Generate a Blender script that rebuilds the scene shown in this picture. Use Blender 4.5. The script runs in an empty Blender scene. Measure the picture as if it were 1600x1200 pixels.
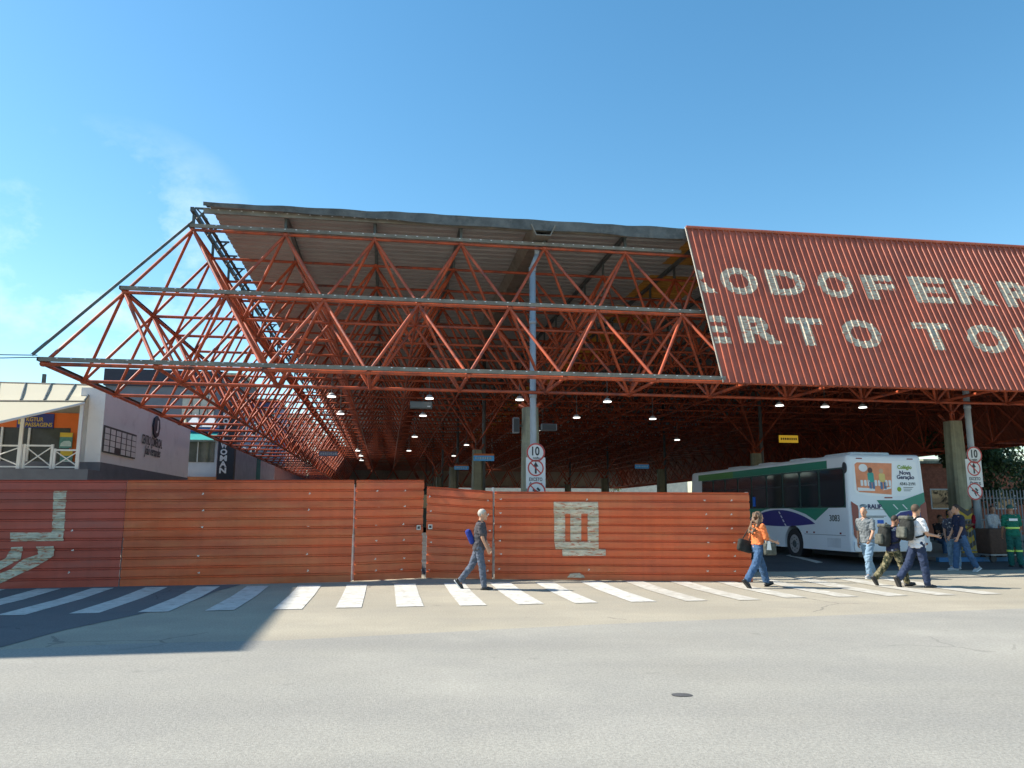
import bpy, bmesh, math, random
from mathutils import Vector, Matrix, Quaternion, noise as mnoise
random.seed(7)
sc = bpy.context.scene
COL = sc.collection
R = math.radians
# ---------------------------------------------------------------- camera, sky, sun, exposure
F, TH, A, HC = 1228.2, R(9.39), R(8.975), 1.6      # focal (px of 1600), pitch, yaw of the terminal, eye height
cam = bpy.data.cameras.new('camera'); camo = bpy.data.objects.new('camera', cam); COL.objects.link(camo)
cam.sensor_width = 36; cam.lens = 36*F/1600; cam.clip_start = .1; cam.clip_end = 2000
camo.location = (0, 0, HC); camo.rotation_euler = (R(90)+TH, 0, 0); sc.camera = camo
SUN_EL, PHI = R(41.5), R(-5.0)                     # shadows fall along +X, turned PHI
cS = math.cos(SUN_EL)
to_sun = Vector((-math.cos(PHI)*cS, -math.sin(PHI)*cS, math.sin(SUN_EL)))
w = bpy.data.worlds.new('World'); sc.world = w; w.use_nodes = True
nt = w.node_tree; bg = nt.nodes['Background']
sky = nt.nodes.new('ShaderNodeTexSky'); sky.sky_type = 'NISHITA'; sky.sun_disc = False
sky.sun_elevation = SUN_EL; sky.sun_rotation = math.atan2(to_sun.x, to_sun.y)
sky.altitude = 700; sky.air_density = 1.25; sky.dust_density = .6; sky.ozone_density = 2.2
# thin wisps of cirrus low in the sky
tc = nt.nodes.new('ShaderNodeTexCoord'); mp = nt.nodes.new('ShaderNodeMapping'); mp.inputs['Scale'].default_value = (5.5, 5.5, 8)
n1 = nt.nodes.new('ShaderNodeTexNoise'); n1.inputs['Scale'].default_value = 1.3; n1.inputs['Detail'].default_value = 9; n1.inputs['Roughness'].default_value = .62
r1 = nt.nodes.new('ShaderNodeValToRGB'); r1.color_ramp.elements[0].position = .50; r1.color_ramp.elements[1].position = 1.0
mx = nt.nodes.new('ShaderNodeMixRGB'); mx.inputs[2].default_value = (7.5, 7.8, 8.2, 1)
nt.links.new(tc.outputs['Generated'], mp.inputs['Vector']); nt.links.new(mp.outputs[0], n1.inputs['Vector'])
nt.links.new(n1.outputs['Fac'], r1.inputs[0])
# the wisps hang in one part of the sky, north-west of the terminal
cd = Vector(((190-800)/F, math.cos(TH)-math.sin(TH)*(165)/F, math.sin(TH)+math.cos(TH)*(165)/F)).normalized()
dp = nt.nodes.new('ShaderNodeVectorMath'); dp.operation = 'DOT_PRODUCT'; dp.inputs[1].default_value = cd
mr = nt.nodes.new('ShaderNodeMapRange'); mr.inputs[1].default_value = .984; mr.inputs[2].default_value = .999
cm = nt.nodes.new('ShaderNodeMath'); cm.operation = 'MULTIPLY'
hs_ = nt.nodes.new('ShaderNodeHueSaturation'); hs_.inputs['Saturation'].default_value = 1.25; hs_.inputs['Hue'].default_value = .488
nt.links.new(tc.outputs['Generated'], dp.inputs[0]); nt.links.new(dp.outputs['Value'], mr.inputs[0])
nt.links.new(mr.outputs[0], cm.inputs[0]); nt.links.new(r1.outputs[0], cm.inputs[1]); nt.links.new(cm.outputs[0], mx.inputs[0])
nt.links.new(sky.outputs[0], hs_.inputs['Color']); nt.links.new(hs_.outputs[0], mx.inputs[1])
nt.links.new(mx.outputs[0], bg.inputs['Color']); bg.inputs['Strength'].default_value = .106
sl = bpy.data.lights.new('sun', 'SUN'); sl.energy = 4.4; sl.angle = R(.53); sl.color = (1, .93, .82)
so = bpy.data.objects.new('sun', sl); COL.objects.link(so); so.location = to_sun*60
so.rotation_euler = to_sun.to_track_quat('Z', 'Y').to_euler()
sc.view_settings.view_transform = 'Standard'; sc.view_settings.look = 'None'
sc.view_settings.exposure = 1.0; sc.view_settings.gamma = 1; sc.view_settings.use_curve_mapping = False

# ---------------------------------------------------------------- helpers
CA, SA = math.cos(A), math.sin(A)
def W(u, v, z=0): return Vector((u*CA - v*SA, u*SA + v*CA, z))
def UV(X, Y): return (X*CA + Y*SA, -X*SA + Y*CA)
GZ = [(-500, 0), (16.5, 0), (18.5, .05), (20.5, .13), (22.5, .21), (25, .28), (900, .28)]
def gz(v):
    for (a, za), (b, zb_) in zip(GZ, GZ[1:]):
        if v <= b: return za + (zb_-za)*(v-a)/(b-a)
    return .28
def ray(px, py):
    x = (px-800)/F; up = (600-py)/F
    return Vector((x, math.cos(TH)-math.sin(TH)*up, math.sin(TH)+math.cos(TH)*up))
def ground_pt(px, py):
    d = ray(px, py); z = 0
    for _ in range(12):
        t = (z-HC)/d.z; p = d*t; z = gz(UV(p.x, p.y)[1])
    return Vector((p.x, p.y, z))
def at_v(px, py, v):                       # terminal coordinates (u, v, z) of what the photo shows at a known v
    d = ray(px, py); t = v/UV(d.x, d.y)[1]
    return Vector((UV(d.x*t, d.y*t)[0], v, HC+d.z*t))
def at_Y(px, py, Y):
    d = ray(px, py); t = Y/d.y
    return Vector((d.x*t, Y, HC+d.z*t))

MATS = {}
def mat(name, col, rough=.6, metal=0, var=.12, scale=2.0, bump=0, bscale=40, emit=None, col2=None, mask=(.45, .62), detail=6, spec=.5, trans=0, stretch=None, streak=0):
    if name in MATS: return MATS[name]
    m = bpy.data.materials.new(name); m.use_nodes = True; t = m.node_tree; b = t.nodes['Principled BSDF']
    b.inputs['Roughness'].default_value = rough; b.inputs['Metallic'].default_value = metal
    b.inputs['Specular IOR Level'].default_value = spec
    b.inputs['Base Color'].default_value = (*col, 1)
    if emit:
        b.inputs['Emission Color'].default_value = (*col, 1); b.inputs['Emission Strength'].default_value = emit
    if trans: b.inputs['Transmission Weight'].default_value = trans
    if var or col2:
        c = t.nodes.new('ShaderNodeTexCoord'); mpn = t.nodes.new('ShaderNodeMapping')
        if stretch: mpn.inputs['Scale'].default_value = stretch
        g = t.nodes.new('ShaderNodeNewGeometry')
        t.links.new(g.outputs['Position'], mpn.inputs['Vector'])
        n = t.nodes.new('ShaderNodeTexNoise'); n.inputs['Scale'].default_value = scale; n.inputs['Detail'].default_value = detail
        n.inputs['Roughness'].default_value = .62
        t.links.new(mpn.outputs[0], n.inputs['Vector'])
        rp = t.nodes.new('ShaderNodeValToRGB')
        rp.color_ramp.elements[0].position = .28; rp.color_ramp.elements[1].position = .74
        lo = tuple(max(0, x*(1-var*1.6)) for x in col); hi = tuple(min(1, x*(1+var*1.3)) for x in col)
        rp.color_ramp.elements[0].color = (*lo, 1); rp.color_ramp.elements[1].color = (*hi, 1)
        t.links.new(n.outputs['Fac'], rp.inputs[0]); out = rp.outputs[0]
        if col2:
            n2 = t.nodes.new('ShaderNodeTexNoise'); n2.inputs['Scale'].default_value = scale*1.7; n2.inputs['Detail'].default_value = 8
            n2.inputs['Roughness'].default_value = .7
            t.links.new(mpn.outputs[0], n2.inputs['Vector'])
            r2 = t.nodes.new('ShaderNodeValToRGB'); r2.color_ramp.elements[0].position = mask[0]; r2.color_ramp.elements[1].position = mask[1]
            t.links.new(n2.outputs['Fac'], r2.inputs[0])
            k = t.nodes.new('ShaderNodeMixRGB'); k.inputs[2].default_value = (*col2, 1)
            t.links.new(r2.outputs[0], k.inputs[0]); t.links.new(out, k.inputs[1]); out = k.outputs[0]
        if streak:                         # rain runs down the sheet
            ms_ = t.nodes.new('ShaderNodeMapping'); ms_.inputs['Scale'].default_value = (4.5, 4.5, .22); t.links.new(g.outputs['Position'], ms_.inputs['Vector'])
            ns = t.nodes.new('ShaderNodeTexNoise'); ns.inputs['Scale'].default_value = 1.6; ns.inputs['Detail'].default_value = 6; t.links.new(ms_.outputs[0], ns.inputs['Vector'])
            rs_ = t.nodes.new('ShaderNodeValToRGB'); rs_.color_ramp.elements[0].position = .35; rs_.color_ramp.elements[1].position = .6
            rs_.color_ramp.elements[0].color = (1-streak, 1-streak, 1-streak, 1); rs_.color_ramp.elements[1].color = (1, 1, 1, 1)
            t.links.new(ns.outputs['Fac'], rs_.inputs[0]); kk_ = t.nodes.new('ShaderNodeMixRGB'); kk_.blend_type = 'MULTIPLY'; kk_.inputs[0].default_value = 1
            t.links.new(out, kk_.inputs[1]); t.links.new(rs_.outputs[0], kk_.inputs[2]); out = kk_.outputs[0]
        t.links.new(out, b.inputs['Base Color'])
        if bump:
            n3 = t.nodes.new('ShaderNodeTexNoise'); n3.inputs['Scale'].default_value = bscale; n3.inputs['Detail'].default_value = 5
            t.links.new(g.outputs['Position'], n3.inputs['Vector'])
            bp = t.nodes.new('ShaderNodeBump'); bp.inputs['Strength'].default_value = bump; bp.inputs['Distance'].default_value = .02
            t.links.new(n3.outputs['Fac'], bp.inputs['Height']); t.links.new(bp.outputs[0], b.inputs['Normal'])
    MATS[name] = m
    return m

class MB:
    """collects geometry; build() links it as ONE mesh object"""
    def __init__(s): s.v = []; s.f = []
    def add(s, vs, fs):
        o = len(s.v); s.v += [Vector(p) for p in vs]; s.f += [[i+o for i in f] for f in fs]; return s
    def box(s, c, d, rz=0, M=None):
        x, y, z = d[0]/2, d[1]/2, d[2]/2
        vs = [Vector((a, b, e)) for e in (-z, z) for a, b in ((-x, -y), (x, -y), (x, y), (-x, y))]
        m = Matrix.Translation(Vector(c)) @ (M if M else Matrix.Rotation(rz, 4, 'Z'))
        return s.add([m @ p for p in vs], [[3, 2, 1, 0], [4, 5, 6, 7], [0, 1, 5, 4], [1, 2, 6, 5], [2, 3, 7, 6], [3, 0, 4, 7]])
    def bb(s, x0, x1, y0, y1, z0, z1): return s.box(((x0+x1)/2, (y0+y1)/2, (z0+z1)/2), (abs(x1-x0), abs(y1-y0), abs(z1-z0)))
    def tube(s, p0, p1, r0, r1=None, n=8, cap=True):
        p0, p1 = Vector(p0), Vector(p1); r1 = r0 if r1 is None else r1
        d = (p1-p0).normalized(); q = d.to_track_quat('Z', 'Y')
        vs = []
        for p, r in ((p0, r0), (p1, r1)):
            for k in range(n):
                a = 2*math.pi*k/n; vs.append(p + q @ Vector((r*math.cos(a), r*math.sin(a), 0)))
        fs = [[k, (k+1) % n, n+(k+1) % n, n+k] for k in range(n)]
        if cap: fs += [list(range(n-1, -1, -1)), list(range(n, 2*n))]
        return s.add(vs, fs)
    def pipe(s, pts, r, n=8):
        for a, b in zip(pts, pts[1:]): s.tube(a, b, r, n=n)
        return s
    def capsule(s, p0, p1, r0, r1, side=None, k=1.0, n=12):
        """tapered capsule; k flattens it across axis 'side'"""
        p0, p1 = Vector(p0), Vector(p1); d = p1-p0
        if d.length < 1e-6: d = Vector((0, 0, 1e-4))
        dn = d.normalized()
        if side is None: side = Vector((1, 0, 0)) if abs(dn.x) < .9 else Vector((0, 1, 0))
        sx = (Vector(side) - dn*Vector(side).dot(dn)).normalized(); sy = dn.cross(sx)
        rings = []
        for a in (-80, -50, -20): rings.append((p0 + dn*r0*math.sin(R(a)), r0*math.cos(R(a))))
        rings += [(p0, r0), (p0.lerp(p1, .5), (r0+r1)/2), (p1, r1)]
        for a in (20, 50, 80): rings.append((p1 + dn*r1*math.sin(R(a)), r1*math.cos(R(a))))
        vs = []
        for c, r in rings:
            for j in range(n):
                t = 2*math.pi*j/n; vs.append(c + sx*r*k*math.cos(t) + sy*r*math.sin(t))
        m = len(rings); fs = []
        for i in range(m-1):
            for j in range(n): fs.append([i*n+j, i*n+(j+1) % n, (i+1)*n+(j+1) % n, (i+1)*n+j])
        fs += [list(range(n-1, -1, -1)), list(range((m-1)*n, m*n))]
        return s.add(vs, fs)
    def loft(s, rings, n=16, cap=True):
        """rings: (centre, rx, ry) in planes of constant z (body axes x, y)"""
        vs = []
        for c, rx, ry in rings:
            for j in range(n):
                t = 2*math.pi*j/n; ct, st = math.cos(t), math.sin(t)
                e = .85
                vs.append(Vector(c) + Vector((rx*math.copysign(abs(ct)**e, ct), ry*math.copysign(abs(st)**e, st), 0)))
        m = len(rings); fs = []
        for i in range(m-1):
            for j in range(n): fs.append([i*n+j, i*n+(j+1) % n, (i+1)*n+(j+1) % n, (i+1)*n+j])
        if cap: fs += [list(range(n-1, -1, -1)), list(range((m-1)*n, m*n))]
        return s.add(vs, fs)
    def ell(s, c, r, n=14, m=9, M=None):
        vs = []; fs = []
        for i in range(1, m):
            ph = math.pi*i/m
            for j in range(n):
                t = 2*math.pi*j/n
                p = Vector((r[0]*math.sin(ph)*math.cos(t), r[1]*math.sin(ph)*math.sin(t), r[2]*math.cos(ph)))
                vs.append(Vector(c) + (M @ p if M else p))
        top = Vector((0, 0, r[2])); vs += [Vector(c)+(M @ top if M else top), Vector(c)-(M @ top if M else top)]
        for i in range(m-2):
            for j in range(n): fs.append([i*n+j, (i+1)*n+j, (i+1)*n+(j+1) % n, i*n+(j+1) % n])
        a, b = len(vs)-2, len(vs)-1
        for j in range(n): fs += [[a, j, (j+1) % n], [b, (m-2)*n+(j+1) % n, (m-2)*n+j]]
        return s.add(vs, fs)
    def mesh(s, name, m=None, smooth=False):
        me = bpy.data.meshes.new(name); me.from_pydata([tuple(p) for p in s.v], [], s.f); me.update()
        bm = bmesh.new(); bm.from_mesh(me); bmesh.ops.recalc_face_normals(bm, faces=bm.faces); bm.to_mesh(me); bm.free()
        if m: me.materials.append(m)
        if smooth:
            for p in me.polygons: p.use_smooth = True
        return me
    def build(s, name, m, parent=None, smooth=False, M=None):
        return link(name, s.mesh(name, m, smooth), parent, M)

def link(name, me, parent=None, M=None):
    o = bpy.data.objects.new(name, me); COL.objects.link(o)
    if parent: o.parent = parent
    if M is not None: o.matrix_local = M
    return o
def tag(o, label=None, cat=None, group=None, kind=None):
    if label: o['label'] = label
    if cat: o['category'] = cat
    if group: o['group'] = group
    if kind: o['kind'] = kind
    return o
def thing(name, label, cat, loc=(0, 0, 0), rz=0, group=None):
    o = bpy.data.objects.new(name, None); COL.objects.link(o); o.empty_display_size = .2
    o.location = loc; o.rotation_euler = (0, 0, rz)
    return tag(o, label, cat, group)
def copy_tree(o, parent=None):
    c = o.copy(); COL.objects.link(c)
    if parent: c.parent = parent
    for ch in list(o.children): copy_tree(ch, c)
    return c
def evaluated(o):
    dg = bpy.context.evaluated_depsgraph_get(); dg.update()
    return bpy.data.meshes.new_from_object(o.evaluated_get(dg))
def bevel_mesh(me, width, seg=2, ang=40):
    bm = bmesh.new(); bm.from_mesh(me)
    ed = [e for e in bm.edges if len(e.link_faces) == 2 and e.calc_face_angle(0) > R(ang)]
    bmesh.ops.bevel(bm, geom=ed, offset=width, segments=seg, affect='EDGES', profile=.5)
    bm.to_mesh(me); bm.free(); return me
def organic(name, mb, voxel, m, parent, smooth=4, M=None, fold=0):
    """one continuous skin round the overlapping volumes of mb"""
    o = bpy.data.objects.new('tmp', mb.mesh('tmp')); COL.objects.link(o)
    md = o.modifiers.new('r', 'REMESH'); md.mode = 'VOXEL'; md.voxel_size = voxel
    if smooth: sm = o.modifiers.new('s', 'SMOOTH'); sm.factor = .5; sm.iterations = smooth
    me = evaluated(o); bpy.data.objects.remove(o); me.name = name
    me.materials.clear(); me.materials.append(m)
    if fold:                               # creases in the cloth
        nn_ = [v.normal.copy() for v in me.vertices]; sd_ = random.uniform(0, 50)
        for v, n_ in zip(me.vertices, nn_):
            c = v.co; a = mnoise.noise(Vector((c.x*9+sd_, c.y*9, c.z*15+c.x*8))); b = mnoise.noise(Vector((c.x*22, c.y*22+sd_, c.z*26)))
            v.co = c + n_*fold*(1.0*(abs(a)*-1.6+.35)+.4*b)
    for p in me.polygons: p.use_smooth = True
    return link(name, me, parent, M)
_tc = {}
def text_mesh(s, bold=0.0, extrude=.003, shear=0):
    key = (s, bold, extrude, shear)
    if key in _tc: return _tc[key]
    cu = bpy.data.curves.new('t', 'FONT'); cu.body = s; cu.size = 1; cu.extrude = extrude; cu.offset = bold; cu.shear = shear
    cu.resolution_u = 3
    o = bpy.data.objects.new('t', cu); COL.objects.link(o); me = evaluated(o); bpy.data.objects.remove(o)
    _tc[key] = me; return me
def lettering(s, m, parent, c, wd, ht, rot=None, bold=.01, shear=0, name='lettering'):
    """flat letters fitted to a box wd x ht centred on c; rot turns the XY sheet"""
    me = text_mesh(s, bold, .003, shear).copy()
    xs = [v.co.x for v in me.vertices]; ys = [v.co.y for v in me.vertices]
    cx, cy = (min(xs)+max(xs))/2, (min(ys)+max(ys))/2
    sx = wd/(max(xs)-min(xs)); sy = (ht/(max(ys)-min(ys))) if ht else sx
    for v in me.vertices: v.co.x = (v.co.x-cx)*sx; v.co.y = (v.co.y-cy)*sy
    me.materials.clear(); me.materials.append(m)
    o = link(name, me, parent)
    o.matrix_local = Matrix.Translation(Vector(c)) @ (rot.to_4x4() if rot else Matrix.Rotation(R(90), 4, 'X'))
    return o
UP_FRONT = Matrix.Rotation(R(90), 3, 'X')                       # faces -y
UP_LEFT = Matrix.Rotation(R(-90), 3, 'Z') @ UP_FRONT            # faces -x
UP_RIGHT = Matrix.Rotation(R(90), 3, 'Z') @ UP_FRONT            # faces +x

# corrugated sheets
PITCH, DEPTH = .2, .046
FR = ((0, 0), (.70, 0), (.77, 1), (.93, 1), (1, 0))
def prof(t):
    q = (t/PITCH) % 1.0
    for (a, da), (b, db) in zip(FR, FR[1:]):
        if q <= b: return DEPTH*(da+(db-da)*(q-a)/(b-a))
    return 0
def breaks(t0, t1):
    out = []; k = math.floor(t0/PITCH)
    while k*PITCH < t1:
        for fr, _ in FR[:-1]:
            t = (k+fr)*PITCH
            if t0+1e-4 < t < t1-1e-4: out.append(t)
        k += 1
    return out
def sheet(name, t0, t1, s0, s1, fmap, m, parent, nseg=1, wob=0, inv=False, inner=None):
    """corrugated across t, straight along s; fmap(t, s, depth) -> point"""
    ts = [t0]+breaks(t0, t1)+[t1]; mb = MB(); vs = []; fs = []
    for i, t in enumerate(ts):
        for k in range(nseg+1):
            s_ = s0+(s1-s0)*k/nseg
            dd = (DEPTH-prof(t) if inv else prof(t)) + (wob*mnoise.noise(Vector((s_*.9, t*1.3, 3))) if wob else 0)
            vs.append(fmap(t, s_, dd))
    n = nseg+1
    for i in range(len(ts)-1):
        for k in range(nseg): fs.append([i*n+k, (i+1)*n+k, (i+1)*n+k+1, i*n+k+1])
    me = bpy.data.meshes.new(name); me.from_pydata([tuple(v) for v in vs], [], fs); me.materials.append(m)
    o = link(name, me, parent)
    sd = o.modifiers.new('thickness', 'SOLIDIFY'); sd.thickness = .004; sd.offset = 0
    if inner: me.materials.append(inner); sd.material_offset = 1
    return o
def paint_on(name, polys, t_axis, fmap, m, parent, clip=None, lift=.007, wob=None, inv=False):
    """2-D paint shapes (a, b) folded onto a corrugated sheet; t_axis 0: ribs across a, 1: ribs across b"""
    bm = bmesh.new()
    if isinstance(polys, bpy.types.Mesh): bm.from_mesh(polys)
    else:
        for p in polys: bm.faces.new([bm.verts.new((x, y, 0)) for x, y in p])
    if clip:
        for co, no in clip:
            bmesh.ops.bisect_plane(bm, geom=bm.verts[:]+bm.edges[:]+bm.faces[:], plane_co=co, plane_no=no, clear_outer=True)
    if not bm.verts: bm.free(); return None
    ts = [v.co[t_axis] for v in bm.verts]
    no = (1, 0, 0) if t_axis == 0 else (0, 1, 0)
    for t in breaks(min(ts), max(ts)):
        bmesh.ops.bisect_plane(bm, geom=bm.verts[:]+bm.edges[:]+bm.faces[:], plane_co=(t, t, 0), plane_no=no)
    for v in bm.verts:
        t, s_ = (v.co.x, v.co.y) if t_axis == 0 else (v.co.y, v.co.x)
        v.co = fmap(t, s_, (DEPTH-prof(t) if inv else prof(t))+lift + (wob*mnoise.noise(Vector((s_*.9, t*1.3, 3))) if wob else 0))
    me = bpy.data.meshes.new(name); bm.to_mesh(me); bm.free(); me.materials.append(m)
    return link(name, me, parent)

# ---------------------------------------------------------------- materials
m_red = mat('red_steel_paint', (.48, .088, .030), .5, var=.25, scale=1.4, col2=(.07, .035, .035), mask=(.50, .70))
m_redclad = mat('red_cladding', (.42, .105, .055), .42, streak=.10, var=.2, scale=.8, col2=(.36, .12, .075), mask=(.5, .75), bump=.05)
m_galv = mat('galvanised', (.21, .185, .145), .55, 0, var=.25, scale=3, col2=(.2, .2, .17), mask=(.5, .7))
m_dkgalv = mat('weathered_steel', (.10, .115, .11), .6, .1, var=.3, scale=3)
m_roof = mat('roof_sheet_grey', (.40, .39, .365), .5, var=.08, scale=.6, col2=(.33, .31, .28), mask=(.5, .8))
m_flash = mat('flashing', (.09, .10, .10), .6, var=.35, scale=1.5, col2=(.15, .155, .15), mask=(.5, .7))
m_conc = mat('pillar_paint', (.34, .34, .24), .75, streak=.3, var=.15, scale=2, col2=(.26, .26, .2), mask=(.5, .7), bump=.15)
m_pvc = mat('pvc_pipe', (.36, .42, .47), .4, var=.1, scale=2)
m_lett = mat('worn_cream_paint', (.60, .52, .38), .7, var=.3, scale=3.5, col2=(.46, .12, .05), mask=(.52, .62), detail=10, stretch=(1, 1, 4.5))
m_fence = mat('orange_red_sheet', (.64, .112, .030), .40, var=.22, scale=.7, streak=.10, col2=(.60, .17, .055), mask=(.48, .72), stretch=(.35, 1, 2.5))
m_fence_dull = mat('dull_red_sheet', (.50, .078, .045), .42, streak=.10, var=.2, scale=.7, col2=(.34, .085, .06), mask=(.5, .8), stretch=(.35, 1, 2.5))
m_white = mat('white_paint', (.75, .75, .73), .5, var=.06, scale=2)
m_black = mat('black_rubber', (.018, .018, .02), .6, var=.2)
m_dark = mat('dark_trim', (.03, .032, .036), .5, var=.2)
m_navy = mat('navy_print', (.02, .025, .09), .5, var=0)
m_chrome = mat('zinc', (.5, .5, .5), .35, .6, var=.1)
m_skin = [mat('skin_tan', (.50, .27, .17), .55, var=.06, scale=14), mat('skin_brown', (.33, .165, .10), .55, var=.06, scale=14)]
m_signred = mat('sign_red', (.55, .06, .05), .45, var=.08)
m_lamp = mat('lamp_glow', (1, .97, .9), .5, var=0, emit=1.2)

def asphalt(name, c1, c2, c3, crack=.5):
    m = mat(name, c1, .85, var=.13, scale=.22, col2=c2, mask=(.40, .66), bump=.35, bscale=90, detail=9, spec=.25)
    t = m.node_tree; b = t.nodes['Principled BSDF']
    src = b.inputs['Base Color'].links[0].from_socket
    g = t.nodes.new('ShaderNodeNewGeometry')
    n = t.nodes.new('ShaderNodeTexNoise'); n.inputs['Scale'].default_value = 38; n.inputs['Detail'].default_value = 3
    t.links.new(g.outputs['Position'], n.inputs['Vector'])
    r = t.nodes.new('ShaderNodeValToRGB'); r.color_ramp.elements[0].position = .3; r.color_ramp.elements[1].position = .7
    r.color_ramp.elements[0].color = (.80, .80, .80, 1); r.color_ramp.elements[1].color = (1.12, 1.12, 1.12, 1)
    t.links.new(n.outputs['Fac'], r.inputs[0])
    k = t.nodes.new('ShaderNodeMixRGB'); k.blend_type = 'MULTIPLY'; k.inputs[0].default_value = 1
    t.links.new(src, k.inputs[1]); t.links.new(r.outputs[0], k.inputs[2])
    # tyre-polished bands along the traffic
    tm = t.nodes.new('ShaderNodeMapping'); tm.inputs['Scale'].default_value = (.035, .55, 1); t.links.new(g.outputs['Position'], tm.inputs['Vector'])
    tn = t.nodes.new('ShaderNodeTexNoise'); tn.inputs['Scale'].default_value = 1.5; tn.inputs['Detail'].default_value = 5; t.links.new(tm.outputs[0], tn.inputs['Vector'])
    tr0 = t.nodes.new('ShaderNodeValToRGB'); tr0.color_ramp.elements[0].position = .35; tr0.color_ramp.elements[1].position = .65
    tr0.color_ramp.elements[0].color = (.93, .93, .935, 1); tr0.color_ramp.elements[1].color = (1.03, 1.03, 1.02, 1); t.links.new(tn.outputs['Fac'], tr0.inputs[0])
    kt = t.nodes.new('ShaderNodeMixRGB'); kt.blend_type = 'MULTIPLY'; kt.inputs[0].default_value = 1
    t.links.new(k.outputs[0], kt.inputs[1]); t.links.new(tr0.outputs[0], kt.inputs[2]); k = kt
    # cracks: edges of large warped cells, only here and there
    wn = t.nodes.new('ShaderNodeTexNoise'); wn.inputs['Scale'].default_value = 1.1; wn.inputs['Detail'].default_value = 4
    t.links.new(g.outputs['Position'], wn.inputs['Vector'])
    va = t.nodes.new('ShaderNodeMixRGB'); va.inputs[0].default_value = .35
    t.links.new(g.outputs['Position'], va.inputs[1]); t.links.new(wn.outputs['Color'], va.inputs[2])
    vo = t.nodes.new('ShaderNodeTexVoronoi'); vo.feature = 'DISTANCE_TO_EDGE'; vo.inputs['Scale'].default_value = .55
    t.links.new(va.outputs[0], vo.inputs['Vector'])
    lt = t.nodes.new('ShaderNodeMath'); lt.operation = 'LESS_THAN'; lt.inputs[1].default_value = .006
    t.links.new(vo.outputs['Distance'], lt.inputs[0])
    wm = t.nodes.new('ShaderNodeTexNoise'); wm.inputs['Scale'].default_value = .23
    t.links.new(g.outputs['Position'], wm.inputs['Vector'])
    gt = t.nodes.new('ShaderNodeMath'); gt.operation = 'GREATER_THAN'; gt.inputs[1].default_value = .60
    t.links.new(wm.outputs['Fac'], gt.inputs[0])
    mu = t.nodes.new('ShaderNodeMath'); mu.operation = 'MULTIPLY'; t.links.new(lt.outputs[0], mu.inputs[0]); t.links.new(gt.outputs[0], mu.inputs[1])
    m2 = t.nodes.new('ShaderNodeMath'); m2.operation = 'MULTIPLY'; m2.inputs[1].default_value = crack; t.links.new(mu.outputs[0], m2.inputs[0])
    # oil spots
    sp = t.nodes.new('ShaderNodeTexNoise'); sp.inputs['Scale'].default_value = 1.7; sp.inputs['Detail'].default_value = 2
    t.links.new(g.outputs['Position'], sp.inputs['Vector'])
    rs = t.nodes.new('ShaderNodeValToRGB'); rs.color_ramp.elements[0].position = .70; rs.color_ramp.elements[1].position = .78
    t.links.new(sp.outputs['Fac'], rs.inputs[0])
    ms = t.nodes.new('ShaderNodeMath'); ms.operation = 'MULTIPLY'; ms.inputs[1].default_value = .45; t.links.new(rs.outputs[0], ms.inputs[0])
    mxx = t.nodes.new('ShaderNodeMath'); mxx.operation = 'MAXIMUM'; t.links.new(m2.outputs[0], mxx.inputs[0]); t.links.new(ms.outputs[0], mxx.inputs[1])
    k2 = t.nodes.new('ShaderNodeMixRGB'); k2.inputs[2].default_value = (*c3, 1)
    t.links.new(mxx.outputs[0], k2.inputs[0]); t.links.new(k.outputs[0], k2.inputs[1])
    t.links.new(k2.outputs[0], b.inputs['Base Color'])
    return m
m_forecourt = asphalt('worn_forecourt', (.40, .36, .28), (.34, .31, .25), (.12, .11, .10))
m_street = asphalt('grey_asphalt', (.345, .330, .288), (.295, .285, .255), (.14, .135, .12), .3)
m_patch = asphalt('dark_asphalt', (.13, .135, .14), (.16, .16, .16), (.06, .06, .06))
m_zebra = mat('road_marking', (.58, .57, .52), .7, var=.12, scale=3, col2=(.36, .335, .28), mask=(.50, .68), detail=12)

m_zebra_worn = mat('worn_road_marking', (.53, .51, .45), .7, var=.15, scale=3, col2=(.38, .35, .285), mask=(.44, .64), detail=12)
# ---------------------------------------------------------------- ground
def ground_sheet(name, polys, dz, m, kind='structure', label=None):
    """polygons in terminal coordinates (u, v) laid dz above the sloping ground"""
    bm = bmesh.new()
    for p in polys: bm.faces.new([bm.verts.new((u, v, 0)) for u, v in p])
    for v, _ in GZ[1:-1]:
        bmesh.ops.bisect_plane(bm, geom=bm.verts[:]+bm.edges[:]+bm.faces[:], plane_co=(0, v, 0), plane_no=(0, 1, 0))
    for x in bm.verts: x.co = W(x.co.x, x.co.y, gz(x.co.y)+dz)
    bmesh.ops.recalc_face_normals(bm, faces=bm.faces)
    if sum(f.normal.z for f in bm.faces) < 0: bmesh.ops.reverse_faces(bm, faces=bm.faces)
    me = bpy.data.meshes.new(name); bm.to_mesh(me); bm.free(); me.materials.append(m)
    return tag(link(name, me), label, kind=kind)
def guv(px, py): p = ground_pt(px, py); return UV(p.x, p.y)
ground_sheet('ground', [[(-700, -300), (700, -300), (700, 900), (-700, 900)]], 0, m_forecourt)
edge = [guv(x, y) for x, y in ((0, 1016), (200, 1006), (440, 1001), (620, 992), (850, 980), (1050, 971), (1300, 962), (1600, 951))]
edge = [(-90, edge[0][1]-1)] + edge + [(120, edge[-1][1]+2)]
ground_sheet('road', [[(-90, -80), (120, -80)] + edge[::-1]], .004, m_street)
pe = [guv(x, y) for x, y in ((0, 1012), (100, 985), (190, 966), (290, 944), (335, 925))]
ground_sheet('asphalt_patch', [[(-60, pe[0][1]-2)] + pe + [(pe[-1][0]+.3, 18.6), (-60, 18.6)]], .005, m_patch)
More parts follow.
